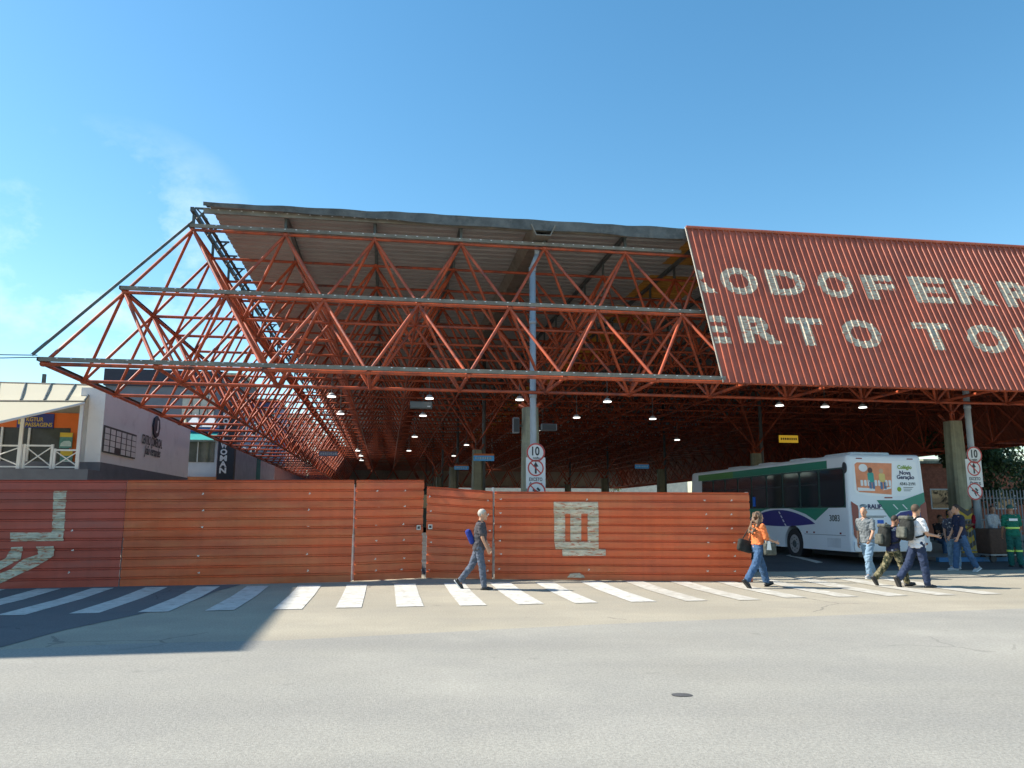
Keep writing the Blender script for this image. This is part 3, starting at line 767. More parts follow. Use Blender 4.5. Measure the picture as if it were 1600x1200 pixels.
hung_board('yellow hanging board above the bus', 1232, 686, 38, 1.05, .38, mat('yellow_board', (.62, .38, .03), .5, emit=.25), None, m_dark)
c = at_v(658, 633, 25.5); t_ = thing('information_display', 'grey box-shaped display hung from the frame behind the gate', 'display', W(*c), A)
mb = MB().bb(-.36, .36, -.07, .07, -.12, .12); link('case', bevel_mesh(mb.mesh('case', m_dkgalv), .012), t_)
MB().bb(-.33, .33, -.078, -.071, -.09, .09).build('screen', mat('dead_screen', (.12, .13, .13), .3), t_)
MB().bb(.2, .3, -.083, -.079, -.06, -.03).build('label_plate', m_white, t_)
MB().tube((0, 0, .12), (0, 0, ZB-c.z+.05), .02, n=6).build('hanger', m_dkgalv, t_)
for px, py, lb, rz in ((806, 665, 'upright grey loudspeaker on the left of the middle pillar', 0), (857, 668, 'long grey loudspeaker on the right of the middle pillar', 0)):
    c = at_v(px, py, V0+2*S-.1); t_ = thing('loudspeaker', lb, 'loudspeaker', W(*c), A)
    d = (.2, .22, .5) if px == 806 else (.52, .22, .22)
    link('cabinet', bevel_mesh(MB().box((0, 0, 0), d).mesh('cabinet', mat('speaker_grey', (.2, .21, .22), .5)), .02), t_)
    MB().box((0, -.115, 0), (d[0]*.85, .01, d[2]*.85)).build('grille', m_dark, t_)
    tgt = (U0+5*S)-c.x
    MB().tube((0, .05, 0), (tgt, .1, 0), .02, n=6).build('bracket', m_dkgalv, t_)

# ---------------------------------------------------------------- buses
m_busw = mat('bus_white', (.72, .74, .76), .28, var=.03, scale=1)
m_glass = mat('tinted_glass', (.018, .022, .026), .06, var=0, spec=.8)
m_green = mat('bus_green', (.012, .20, .125), .35, var=.04); m_lgreen = mat('bus_light_green', (.06, .22, .04), .35, var=.04)
m_purple = mat('bus_violet', (.028, .028, .19), .35, var=.04)
m_tail = mat('tail_lamp', (.20, .012, .016), .2, var=.05)
def panel_x(name, pts, x, m, parent):          # flat print on the left side, pts (y, z)
    return MB().add([(x, y, z) for y, z in pts], [list(range(len(pts)))]).build(name, m, parent)
def panel_y(name, pts, y, m, parent):          # flat print on the tail, pts (x, z)
    return MB().add([(x, y, z) for x, z in pts], [list(range(len(pts)))]).build(name, m, parent)
def rrect(x0, x1, z0, z1, r=.08, n=4):
    out = []
    for cx, cz, a0 in ((x1-r, z1-r, 0), (x0+r, z1-r, 90), (x0+r, z0+r, 180), (x1-r, z0+r, 270)):
        for k in range(n+1): a = R(a0+90*k/n); out.append((cx+r*math.cos(a), cz+r*math.sin(a)))
    return out
def slab_x(name, pts, x, th, m, parent):
    n = len(pts); vs = [(x, y, z) for y, z in pts]+[(x-th, y, z) for y, z in pts]
    return MB().add(vs, [list(range(n)), list(range(2*n-1, n-1, -1))]+[[k, (k+1) % n, n+(k+1) % n, n+k] for k in range(n)]).build(name, m, parent)
def slab_y(name, pts, y, th, m, parent):
    n = len(pts); vs = [(x, y, z) for x, z in pts]+[(x, y-th, z) for x, z in pts]
    return MB().add(vs, [list(range(n)), list(range(2*n-1, n-1, -1))]+[[k, (k+1) % n, n+(k+1) % n, n+k] for k in range(n)]).build(name, m, parent)
def make_bus(label, loc, rz, full=True, body=None, band=None, group=None):
    body = body or m_busw; band = band or m_green
    Lb, Wb, H0, H1 = 11.6, 2.55, .36, 3.14
    t_ = thing('city_bus', label, 'bus', loc, rz, group)
    bm = bmesh.new(); bmesh.ops.create_cube(bm, size=1)
    for v in bm.verts:
        v.co = Vector((v.co.x*Wb, (v.co.y+.5)*Lb, H0+(v.co.z+.5)*(H1-H0)))
        if v.co.z > 2: v.co.x *= .95; v.co.y = v.co.y*1.0 + (.10 if v.co.y < 1 else -.25)
    bmesh.ops.bevel(bm, geom=[e for e in bm.edges if (e.verts[0].co.z+e.verts[1].co.z) > 3], offset=.13, segments=5, affect='EDGES', profile=.5)
    bmesh.ops.bevel(bm, geom=[e for e in bm.edges if abs(e.verts[0].co.z-e.verts[1].co.z) > 1.5], offset=.12, segments=4, affect='EDGES', profile=.5)
    me = bpy.data.meshes.new('body'); bm.to_mesh(me); bm.free()
    tmp = bpy.data.objects.new('tmpb', me); COL.objects.link(tmp)
    cut = MB()
    for y in (3.15, 8.9):
        for s_ in (-1, 1): cut.tube((s_*Wb/2-s_*.5, y, .50), (s_*(Wb/2+.1), y, .50), .56, n=28)
    co = bpy.data.objects.new('tmpc', cut.mesh('cut')); COL.objects.link(co)
    bo = tmp.modifiers.new('b', 'BOOLEAN'); bo.operation = 'DIFFERENCE'; bo.object = co; bo.solver = 'EXACT'
    me2 = evaluated(tmp); bpy.data.objects.remove(tmp); bpy.data.objects.remove(co)
    me2.materials.clear(); me2.materials.append(body)
    for p in me2.polygons: p.use_smooth = False
    link('body', me2, t_)
    xs = -Wb/2
    for y in (3.15, 8.9):
        for s_ in (-1, 1):
            wh = MB().tube((s_*(Wb/2-.36), y, .48), (s_*(Wb/2-.03), y, .48), .48, n=28).build('wheel', m_black, t_)
            x = s_*(Wb/2-.025)
            MB().tube((s_*(Wb/2-.1), y, .48), (x, y, .48), .29, n=24).build('rim', m_chrome, wh)
            MB().tube((x, y, .48), (x+s_*.03, y, .48), .12, .09, n=16).build('hub', m_dkgalv, wh)
            mbn = MB()
            for k in range(8):
                a = k*math.pi/4; mbn.tube((x, y+.2*math.cos(a), .48+.2*math.sin(a)), (x+s_*.015, y+.2*math.cos(a), .48+.2*math.sin(a)), .02, n=6)
            mbn.build('wheel_nuts', m_dkgalv, wh)
    slant = lambda z: xs + (.025*Wb)*(z-H0)/(H1-H0)          # side wall leans in
    def sx(name, pts, m, lift):                               # print on the leaning left wall
        return MB().add([(slant(z)-lift, y, z) for y, z in pts], [list(range(len(pts)))]).build(name, m, t_)
    # side windows
    ys = [(.28, 1.50), (1.62, 2.60), (2.70, 3.68), (3.78, 4.76), (4.86, 5.84), (5.94, 6.92), (7.02, 8.0), (8.1, 9.08), (9.18, 10.2)]
    for side in (-1, 1):
        for a, b in ys:
            n_ = rrect(a, b, 1.64, 2.72, .1); k = len(n_)
            vs = [(side*abs(slant(z)-.004), y, z) for y, z in n_]+[(side*abs(slant(z)-.018), y, z) for y, z in n_]
            o = MB().add(vs, [list(range(k, 2*k)), list(range(k))]+[[q, (q+1) % k, k+(q+1) % k, k+q] for q in range(k)]).build('side_window', m_glass, t_)
            if a > .5: MB().add([(side*abs(slant(z)-.022), y, z) for y, z in ((a+.05, 2.30), (b-.05, 2.30), (b-.05, 2.325), (a+.05, 2.325))], [[0, 1, 2, 3]]).build('sliding_rail', m_dark, o)
        sxm = MB().add([(side*abs(slant(z)-.002), y, z) for y, z in ((.22, 1.60), (10.25, 1.60), (10.25, 2.765), (.22, 2.765))], [[0, 1, 2, 3]])
        sxm.build('window_surround', mat('dark_green_trim', (.012, .05, .042), .4), t_)
    zt = 2.768
    sx('roof_band', [(1.1, zt), (7.4, zt), (7.4, 3.005), (1.1, 3.005)], band, .003)
    sx('roof_band', [(7.4, zt), (10.6, zt), (10.6, 3.005), (7.4, 3.005)], m_lgreen if full else band, .003)
    # roof hatches, air unit
    for y, l_ in ((.6, 1.4), (3.2, .9), (5.4, .9), (7.6, 1.2)):
        link('roof_hatch', bevel_mesh(MB().bb(-.75, .55, y, y+l_, H1-.03, H1+.10).mesh('roof_hatch', body), .05), t_)
    # windscreen and front
    slab_y('windscreen', rrect(-1.1, 1.1, 1.15, 2.65, .15), Lb-.1, -.06, m_glass, t_)
    if not full:
        slab_y('rear_window', rrect(-1.0, 1.0, 1.75, 2.7, .12), .06, .04, m_glass, t_)
        for s_ in (-1, 1): slab_y('tail_lamp', rrect(s_*1.06-.07, s_*1.06+.07, .9, 1.5, .04), .02, .03, m_tail, t_)
        return t_
    # green wedge, white arc and violet road emblem on the side
    sx('green_wedge', [(.95, 1.53), (2.9, .98+.04), (3.4, 1.53)][::-1] if False else [(1.10, 1.598), (1.85, 1.22), (2.4, 1.42), (3.1, 1.56), (3.4, 1.598)], m_green, .003)
    sx('green_wedge', [(4.6, 1.598), (5.0, 1.56), (5.8, 1.38), (6.6, 1.05), (9.6, 1.05), (9.6, 1.598)], m_green, .003)
    arc = [(1.85+4.5*k/16, 1.12+.44*math.sin(math.pi*k/16)**.8) for k in range(17)] + [(6.35-4.5*k/12, 1.12-.10*math.sin(math.pi*k/12)) for k in range(1, 12)]
    sx('violet_emblem', arc, m_purple, .006)
    for k in range(4): sx('road_dash', [(4.0-.12*k, 1.50-.13*k), (4.07-.12*k, 1.50-.13*k), (3.99-.12*k, 1.42-.13*k), (3.92-.12*k, 1.42-.13*k)], m_white, .009)
    lettering('3083', m_dkgalv, t_, (slant(1.3)-.006, .82, 1.30), .52, .19, UP_LEFT, bold=.012, name='fleet_number')
    sx('access_badge', [(5.62, 1.68), (5.82, 1.68), (5.82, 2.02), (5.62, 2.02)], mat('badge_blue', (.01, .12, .55), .4), .024)
    sx('skirt_seam', [(.3, .80), (2.5, .80), (2.5, .812), (.3, .812)], m_dkgalv, .003)
    for y in (.5, 1.9, 2.3, 6.0): sx('side_marker', [(y, .84), (y+.09, .84), (y+.09, .89), (y, .89)], m_tail, .006)
    sx('vent_grille', [(.55, .45), (1.25, .45), (1.25, .72), (.55, .72)], mat('panel_grey', (.6, .62, .64), .4), .003)
    # tail
    def ty(z): return .10*(z-H0)/(H1-H0)
    def zq(z): return z if z < .62 else (z+.33*(z-.62)/.5 if z < 1.12 else z+.33-(z-1.12)*.13)
    def sy(name, pts, m, lift):
        return MB().add([(x, ty(zq(z))-lift, zq(z)) for x, z in pts], [list(range(len(pts)))]).build(name, m, t_)
    pane = sy('rear_panel', [(-1.07, 1.88), (-1.0, 1.76), (-.6, 1.67), (.6, 1.67), (1.0, 1.76), (1.07, 1.88), (1.0, 2.78), (.9, 2.84), (-.9, 2.84), (-1.0, 2.78)], mat('rear_panel_white', (.78, .79, .78), .35, var=.02), .004)
    ad = sy('advert_picture', [(-.98, 1.86), (-.9, 1.80), (.12, 1.72), (.22, 2.76), (-.90, 2.78), (-.98, 2.72)], mat('advert_orange', (.72, .24, .10), .4, var=.18, scale=2), .007)
    def adp(name, pts, m): return MB().add([(x, ty(zq(z))-.010, zq(z)) for x, z in pts], [list(range(len(pts)))]).build(name, m, ad)
    circ = lambda cx, cz, rx, rz, n=14: [(cx+rx*math.cos(2*math.pi*k/n), cz+rz*math.sin(2*math.pi*k/n)) for k in range(n)]
    adp('speech_bubble', circ(-.72, 2.60, .14, .13), m_white); adp('figure', rrect(-.60, -.40, 2.12, 2.45, .06), mat('ad_teal', (.03, .3, .24), .5)); adp('figure', circ(-.50, 2.52, .075, .095), mat('ad_brown', (.10, .035, .02), .5))
    adp('figure', rrect(-.24, -.04, 2.14, 2.42, .06), mat('ad_yellow', (.65, .5, .16), .5)); adp('figure', circ(-.15, 2.50, .07, .085), mat('ad_skin', (.55, .33, .2), .5))
    for x in (-.57, -.47, -.22, -.10): adp('figure', rrect(x, x+.08, 1.90, 2.13, .02), mat('ad_denim', (.08, .16, .28), .5))
    for k in range(9): adp('worn_letter', rrect(-.84+k*.112, -.76+k*.112, 2.0, 2.2, .03), m_white) if k not in (3, 6) else None
    adp('ribbon', [(-.95, 1.84), (-.40, 1.84), (-.40, 1.92), (-.95, 1.95)], m_white); adp('ribbon', [(-.15, 1.86), (.12, 1.92), (.14, 2.0), (-.1, 1.92)], m_white)
    yl = mat('ad_lime', (.24, .36, .02), .5)
    rT = Matrix.Rotation(R(90)-math.atan(.1/2.7), 3, 'X')
    def tl(s_, x, z, wd, ht, m, b=.015): lettering(s_, m, t_, (x, ty(zq(z))-.012, zq(z)), wd, ht, rT, bold=b, name='advert_lettering')
    tl('Colégio', .62, 2.62, .46, .15, yl, .025); tl('Nova', .62, 2.45, .36, .12, m_navy, .02); tl('Geração', .62, 2.29, .56, .15, m_navy, .02)
    tl('4341-2191', .66, 2.08, .5, .09, m_dkgalv); sy('advert_badge', circ(.38, 1.90, .07, .08), yl, .008)
    for k in range(3): sy('fine_print', [(.52, 1.95-k*.055), (.84-.05*k, 1.95-k*.055), (.84-.05*k, 1.97-k*.055), (.52, 1.97-k*.055)], m_dkgalv, .008)
    sy('brake_lamp', rrect(-.13, .13, 1.60, 1.64, .015), m_tail, .012)
    for s_ in (-1, 1): sy('top_marker', rrect(s_*.82-.10, s_*.82+.10, 2.895, 2.93, .012), m_tail, .006)
    slab_x('air_intake', circ(.22, 2.74, .10, .17), slant(2.74)+.02, .03, m_dark, t_)
    sy('tail_wedge', [(-.38, 1.54), (.45, 1.54), (1.17, 1.80), (1.17, 1.25), (.35, 1.18), (0, 1.02)], m_green, .004)
    sy('tail_emblem', [(0, 1.0), (.35, 1.14), (.75, 1.22), (1.17, 1.2), (1.17, .95), (.6, .9), (.2, .93)], m_purple, .006)
    for x in (.12, .42): sy('road_dash', [(x, 1.40), (x+.04, 1.40), (x+.17, 1.24), (x+.13, 1.24)], m_white, .008)
    tl('RALIP', -.46, 1.33, .44, .13, m_navy, .03); sy('maker_mark', circ(-.82, 1.34, .12, .065), mat('mark_teal', (.02, .1, .16), .4), .006)
    sy('maker_mark', [(-.92, 1.34), (-.72, 1.36), (-.72, 1.345), (-.92, 1.325)], m_white, .009)
    for z, x1 in ((1.22, -.1), (1.06, -.12), (1.04, -.2)): sy('panel_seam', [(-.75, z), (x1, z), (x1, z+.012), (-.75, z+.012)], m_dkgalv, .004)
    sy('access_badge', [(-.42, .80), (-.22, .80), (-.22, 1.0), (-.42, 1.0)], MATS['badge_blue'], .006)
    for s_ in (-1, 1):
        sy('tail_lamp', [(s_*1.20, 1.50), (s_*1.0, 1.36), (s_*.98, 1.22), (s_*1.04, .78), (s_*1.14, .68), (s_*1.20, .75)], m_tail, .010)
    slab_y('bumper', rrect(-1.22, 1.22, .38, .64, .06), .04, .07, body, t_)
    for s_ in (-1, 1): slab_y('reflector', rrect(s_*.98-.11, s_*.98+.11, .55, .60, .015), -.03, .012, m_tail, t_)
    MB().bb(-.9, .9, .3, 2.6, .20, .38).build('engine_tray', m_dark, t_)
    return t_
bz = gz(26)
bl = at_v(1327, 790, 20.9)
make_bus('white and green city bus with a school advert on its tail, number 3083', W(bl.x+1.27, 20.9, gz(22.5)-.03), A+R(1.2))
make_bus('tan bus parked far back under the canopy', W(6.3, 62, .28), A, False, mat('bus_tan', (.42, .31, .17), .4), MATS['bus_white'])
make_bus('dark green bus parked far back beside the tan one', W(2.6, 58, .28), A+R(3), False, mat('bus_dark', (.03, .07, .06), .35), mat('bus_dark2', (.02, .04, .04), .35))
make_bus('pale bus standing far back behind the middle pillar', W(-1.4, 66, .28), A, False, MATS['bus_white'], m_green)

# ---------------------------------------------------------------- people
def mk_cloth(nm, col, var=.14, scale=9, **k): return mat(nm, col, .85, var=var, scale=scale, bump=.9, bscale=17, spec=.2, **k)
jeans = mk_cloth('denim_mid', (.055, .11, .21)); jeans_l = mk_cloth('denim_light', (.20, .30, .40)); jeans_d = mk_cloth('denim_dark', (.028, .042, .085))
camo = mk_cloth('camouflage', (.22, .19, .11), .3, 8, col2=(.035, .04, .022), mask=(.48, .53))
hair_dk = mat('dark_hair', (.03, .02, .015), .7, var=.3, scale=30); hair_w = mat('white_hair', (.45, .42, .36), .7, var=.15, scale=30); hair_b = mat('brown_curls', (.16, .10, .06), .7, var=.45, scale=25)
shoe_b = mat('black_shoe', (.02, .02, .022), .5); shoe_g = mat('grey_shoe', (.35, .36, .37), .6); sole_w = mat('white_sole', (.7, .7, .68), .6)
def person(label, loc, heading, hgt, pose, skin, shirt, trousers, hair, shoe, sleeve=.5, voxel=.010, slim=1.0, hairtype='short', hem=.86, extras=None, shorts=False, long_sleeve=False, belly=0):
    """faces +y; pose: dict of leg (hip flex, knee flex), arms (flex, out, elbow), lean, head turn"""
    t_ = thing('person', label, 'person', loc, heading)
    k = hgt/1.72
    V = lambda x, y, z: Vector((x*k, y*k, z*k))
    lean = R(pose.get('lean', 3)); drop = pose.get('drop', 0)
    hipz = .91-drop
    def up(x, y, z):                                    # torso point, leaned about the hips
        dz = z-.91; return V(x, y*math.cos(lean)+dz*math.sin(lean), hipz+dz*math.cos(lean)-y*math.sin(lean)*.5)
    body, sh, tr = MB(), MB(), MB()
    g = .014*k
    tors = [(.84, .155, .105), (.92, .165, .115), (1.02, .150, .108+belly*.5), (1.10, .145, .108+belly), (1.22, .162, .118+belly*.4), (1.33, .178, .115), (1.41, .165, .092), (1.455, .10, .07), (1.47, .06, .055)]
    def torso(mb, grow, z0, z1):
        rg = [(up(0, (.012 if belly and 1.0 < z < 1.25 else 0), z), rx*slim*k+grow, ry*slim*k+grow) for z, rx, ry in tors if z0 <= z <= z1]
        mb.loft(rg)
    torso(body, 0, .84, 1.5)
    # head and neck
    ht = R(pose.get('turn', 0)); hd = R(pose.get('nod', 4))
    HM = Matrix.Rotation(-ht, 3, 'Z') @ Matrix.Rotation(-hd, 3, 'X')
    hc = up(0, .025, 1.605)
    def hp(x, y, z): return hc + HM @ V(x, y, z)
    body.capsule(up(0, 0, 1.42), hp(0, -.012, -.06), .058*k, .054*k)
    body.ell(hc + HM @ V(0, 0, .015), (.076*k, .096*k, .108*k), M=HM.to_4x4().to_3x3())
    body.ell(hp(0, .022, -.058), (.056*k, .066*k, .062*k), M=HM)
    body.capsule(hp(0, .094, .012), hp(0, .112, -.024), .010*k, .016*k)
    body.capsule(hp(0, .086, -.062), hp(0, .082, -.095), .02*k, .022*k)
    for s_ in (-1, 1): body.capsule(hp(s_*.078, -.008, .018), hp(s_*.076, -.012, -.02), .014*k, .012*k)
    # legs
    for s_, (hf, kf) in ((-1, pose['legL']), (1, pose['legR'])):
        hj = V(s_*.088, 0, hipz-.02); a = R(hf)
        kn = hj + V(s_*.01, math.sin(a)*.42, -math.cos(a)*.42)
        b = R(hf-kf)
        an = kn + V(0, math.sin(b)*.41, -math.cos(b)*.41)
        body.capsule(hj, kn, .078*k*slim, .052*k); body.capsule(kn, an, .052*k, .034*k)
        calf = kn.lerp(an, .3) + V(0, -.018, 0); body.capsule(calf, kn.lerp(an, .6), .046*k, .034*k)
        wide = pose.get('wide', 1.0)
        if shorts: tr.capsule(hj, hj.lerp(kn, .55), .092*k*slim+g, .085*k+g)
        else:
            tr.capsule(hj, kn, .086*k*slim+g, .062*k*wide+g); tr.capsule(kn, an+(kn-an)*.07, .062*k*wide+g, .052*k*wide+g)
        # foot: heel, ball, toe
        fa = b*.9 + R(pose.get('footL' if s_ < 0 else 'footR', 0))
        FM = Matrix.Rotation(fa, 3, 'X') @ Matrix.Rotation(R(-s_*7), 3, 'Z')
        fp = lambda x, y, z: an + FM @ V(x, y, z)
        body.capsule(an, fp(0, .10, - .045), .034*k, .028*k)
        so_ = MB(); so_.capsule(fp(0, -.045, -.048), fp(0, .09, -.050), .042*k, .046*k, side=FM @ Vector((1, 0, 0)), k=.95)
        so_.capsule(fp(0, .09, -.056), fp(0, .165, -.062), .044*k, .034*k, side=FM @ Vector((1, 0, 0)), k=1.1); so_.capsule(an+(kn-an)*.04, fp(0, 0, -.03), .047*k, .045*k)
        for i, v in enumerate(so_.v):
            lo = an + FM @ V(0, 0, -.088); d = (FM.inverted() @ (v-an)).z
            if d < -.086*k: so_.v[i] = an + FM @ Vector((*(FM.inverted() @ (v-an)).xy, -.086*k))
        sho = organic('shoe', so_, .009, shoe, t_, 2)
        sl_ = MB(); pts = []
        for y, wd in ((-.09, .026), (-.06, .042), (.02, .042), (.09, .05), (.15, .044), (.195, .022)): pts.append((y, wd))
        ring = [(wd, y) for y, wd in pts]+[(-wd, y) for y, wd in pts[::-1]]; n = len(ring)
        vs = [fp(x, y, z) for z in (-.102, -.083) for x, y in ring]
        sl_.add(vs, [list(range(n)), list(range(2*n-1, n-1, -1))]+[[q, (q+1) % n, n+(q+1) % n, n+q] for q in range(n)])
        sl_.build('sole', sole_w if shoe is not shoe_b or pose.get('whitesole') else m_black, sho)
    # arms and hands
    hands = []
    for s_, (fl, outw, el) in ((-1, pose['armL']), (1, pose['armR'])):
        sj = up(s_*.178*slim, -.005, 1.385); a, o_ = R(fl)+lean*.5, R(outw)
        d1 = Vector((s_*math.sin(o_), math.sin(a)*math.cos(o_), -math.cos(a)*math.cos(o_)))
        eb = sj + d1*.285*k
        a2 = R(fl+el); inw = R(pose.get('inw', 8))
        d2 = Vector((s_*math.sin(o_-inw), math.sin(a2)*math.cos(o_), -math.cos(a2)*math.cos(o_))).normalized()
        wr = eb + d2*.245*k
        body.capsule(up(s_*.13, 0, 1.38), sj, .062*k, .054*k); body.capsule(sj, eb, .048*k*slim, .038*k); body.capsule(eb, wr, .039*k, .026*k)
        # hand: palm + four bent fingers + thumb
        nrm_ = Vector((s_, 0, 0)); nrm_ = (nrm_ - d2*nrm_.dot(d2)).normalized(); acr = d2.cross(nrm_).normalized()
        if acr.y < 0: acr = -acr
        pm_ = wr + d2*.05*k
        body.capsule(wr, wr+d2*.075*k, .03*k, .036*k, side=nrm_, k=.5)
        curl = -nrm_
        for q, (off, ln) in enumerate(((.030, .066), (.011, .075), (-.009, .070), (-.028, .056))):
            f0 = wr + d2*.085*k + acr*off*k; f1 = f0 + (d2*.9+curl*.35).normalized()*ln*.55*k; f2 = f1 + (d2*.55+curl*.85).normalized()*ln*.5*k
            body.capsule(f0, f1, .0095*k, .009*k, n=8); body.capsule(f1, f2, .009*k, .008*k, n=8)
        th0 = wr + d2*.03*k + acr*.03*k; th1 = th0 + (d2*.6+acr*.75+curl*.3).normalized()*.04*k
        body.capsule(th0, th1, .012*k, .0105*k, n=8); body.capsule(th1, th1+(d2*.9+acr*.2+curl*.3).normalized()*.03*k, .0105*k, .009*k, n=8)
        hands.append(wr+d2*.09*k)
        # sleeve
        sh.capsule(up(s_*.12, 0, 1.375), sj, .066*k+g*.6, .062*k+g*.5)
        if long_sleeve: sh.capsule(sj, eb, .06*k+g*.4, .05*k+g*.3); sh.capsule(eb, eb.lerp(wr, .93), .05*k+g*.3, .038*k+g*.2)
        else: sh.capsule(sj, sj.lerp(eb, sleeve+.18), .060*k+g*.5, .056*k+g*.7)
    torso(sh, g, hem-.03, 1.46)
    # cut the round bottom off with a hem ring
    sh.loft([(up(0, 0, hem), .172*slim*k+g, .122*slim*k+g), (up(0, 0, 1.0), .158*slim*k+g, .118*slim*k+g+belly*.4*k)])
    tr.loft([(up(0, 0, .80), .160*slim*k, .112*slim*k), (up(0, 0, .90), .172*slim*k, .118*slim*k), (up(0, 0, 1.0), .155*slim*k, .112*slim*k)])
    organic('body', body, voxel, skin, t_, 2); organic('trousers' if not shorts else 'shorts', tr, .012, trousers, t_, 4, fold=.016); organic('shirt', sh, .012, shirt, t_, 4, fold=.018)
    # face
    for s_ in (-1, 1): MB().ell(hp(s_*.031, .090, .022), (.011*k, .006*k, .007*k), 8, 6).build('eye', m_dark, t_, True)
    MB().ell(hp(0, .090, -.052), (.022*k, .006*k, .006*k), 10, 6).build('mouth', mat('lips', (.28, .09, .07), .5), t_, True)
    # hair
    if hairtype != 'bald':
        hm = MB()
        if hairtype == 'short':
            hm.ell(hp(0, -.012, .035), (.083*k, .100*k, .100*k), 20, 14, M=HM)
            hb = MB(); hb.v = []
            o = organic('hair', hm, .012, hair, t_, 1)
            bm = bmesh.new(); bm.from_mesh(o.data)
            kill = [v for v in bm.verts if (lambda q: (q.z < .045*k and q.y > .03*k) or q.z < -.035*k or (q.y > .055*k and q.z < .075*k))(HM.inverted() @ (v.co-hc))]
            bmesh.ops.delete(bm, geom=kill, context='VERTS'); bm.to_mesh(o.data); bm.free()
            sd = o.modifiers.new('thickness', 'SOLIDIFY'); sd.thickness = .012
        elif hairtype == 'curls':
            rnd = random.Random(3)
            hm.ell(hp(0, -.02, .035), (.088*k, .100*k, .102*k), M=HM)
            for q in range(95):
                a = rnd.uniform(0, 2*math.pi); z = rnd.uniform(-.36, .10); rr = (.085+.05*min(1, (.1-z)/.25))
                x, y = rr*math.cos(a), -.05+rr*.8*math.sin(a)
                if y > .03 and z < .07: continue
                p = hp(x, y-.25*max(0, -z-.05), z); hm.capsule(p, p+V(rnd.uniform(-.03, .03), rnd.uniform(-.03, .02), -.05), rnd.uniform(.018, .03)*k, rnd.uniform(.012, .024)*k, n=8)
            organic('hair', hm, .011, hair, t_, 1)
        elif hairtype == 'cap':
            hm.ell(hp(0, -.005,  .045), (.088*k, .105*k, .085*k), M=HM); hm.capsule(hp(-.03, .09, .055), hp(.03, .09, .055), .035*k, .035*k, side=HM @ Vector((0, 0, 1)), k=.25)
            organic('cap', hm, .011, hair, t_, 2)
        elif hairtype == 'long':
            hm.ell(hp(0, -.015, .03), (.086*k, .102*k, .104*k), M=HM); hm.capsule(hp(0, -.07, 0), hp(0, -.09, -.20), .075*k, .06*k, side=HM @ Vector((0, 1, 0)), k=.6)
            o = organic('hair', hm, .012, hair, t_, 1)
            bm = bmesh.new(); bm.from_mesh(o.data)
            bmesh.ops.delete(bm, geom=[v for v in bm.verts if (lambda q: q.z < .05*k and q.y > .035*k)(HM.inverted() @ (v.co-hc))], context='VERTS'); bm.to_mesh(o.data); bm.free()
    return t_, up, k, hands
def own_ground(px, py): return ground_pt(px, py)
def rbox(name, dims, M, m, parent, bev=.06):
    me = bevel_mesh(MB().box((0, 0, 0), dims).mesh(name, m, True), min(bev, min(dims)*.45), 4); 
    for p in me.polygons: p.use_smooth = True
    return link(name, me, parent, M)
m_bag = mk_cloth('black_nylon', (.03, .032, .03), .3, 12); m_bagg = mk_cloth('grey_nylon', (.10, .105, .09), .35, 10)
def backpack(label, owner_loc, heading, up, k, big=1.0):
    t_ = thing('backpack', label, 'backpack', owner_loc, heading)
    c = up(0, -.235*big, 1.22); M = Matrix.Translation(c) @ Matrix.Rotation(R(-6), 4, 'X')
    kb_ = k*big; mb = MB().loft([((0, .0, z*kb_), a*kb_, b*kb_) for z, a, b in ((-.25, .10, .06), (-.235, .145, .10), (-.12, .17, .125), (.05, .172, .12), (.17, .155, .10), (.235, .12, .075), (.25, .07, .045))])
    organic('main_bag', mb, .014, m_bag, t_, 3, M)
    rbox('front_pocket', (.26*k*big, .09*k*big, .24*k*big), M @ Matrix.Translation((0, -.125*k*big, -.09*k*big)), m_bagg, t_, .04)
    rbox('top_flap', (.30*k*big, .18*k*big, .09*k*big), M @ Matrix.Translation((0, -.02, .22*k*big)), m_bagg, t_, .04)
    MB().pipe([M @ Vector((-.04, .05, .25*k*big)), M @ Vector((0, .04, .30*k*big)), M @ Vector((.04, .05, .25*k*big))], .012, 6).build('grab_handle', m_bag, t_)
    for s_ in (-1, 1):
        pts = [up(s_*.09, -.12, 1.40), up(s_*.105, -.03, 1.475), up(s_*.11, .07, 1.44), up(s_*.12, .135, 1.33), up(s_*.14, .13, 1.20), up(s_*.17, .03, 1.08), up(s_*.15, -.13, 1.04)]
        sm = MB()
        for a, b in zip(pts, pts[1:]): sm.capsule(a, b, .022*k, .022*k, side=Vector((1, 0, 0)), k=1.2, n=8)
        organic('strap', sm, .012, m_bag, t_, 2)
    return t_
EAST = R(-90)
# man in grey polo with blue shoulder bag
p = own_ground(748, 921)
t1, up, k, _ = person('grey-haired man in charcoal polo and jeans walking past the gate', p, EAST+R(2), 1.68,
    dict(legL=(-22, 16), legR=(10, 4), armL=(14, 4, 12), armR=(8, 5, 16), lean=4, footL=-18, whitesole=True), m_skin[0],
    mk_cloth('charcoal_polo', (.075, .070, .078)), mk_cloth('grey_denim', (.10, .12, .16)), hair_w, shoe_b, hem=.84, belly=.03)
bg_ = thing('shoulder_bag', 'small blue sling bag on the back of the man in charcoal polo', 'bag', p, EAST+R(2))
rbox('pouch', (.22, .13, .34), Matrix.Translation(up(-.02, -.21, 1.12)) @ Matrix.Rotation(R(24), 4, 'X'), mk_cloth('blue_nylon', (.03, .05, .26)), bg_, .06)
sm = MB(); q = [up(.0, -.14, 1.26), up(.08, -.05, 1.475), up(.07, .07, 1.45), up(-.06, .14, 1.22), up(-.17, .02, 1.03), up(-.1, -.15, 1.02)]
for a, b in zip(q, q[1:]): sm.capsule(a, b, .016, .016, n=8)
organic('strap', sm, .010, m_bag, bg_, 1)
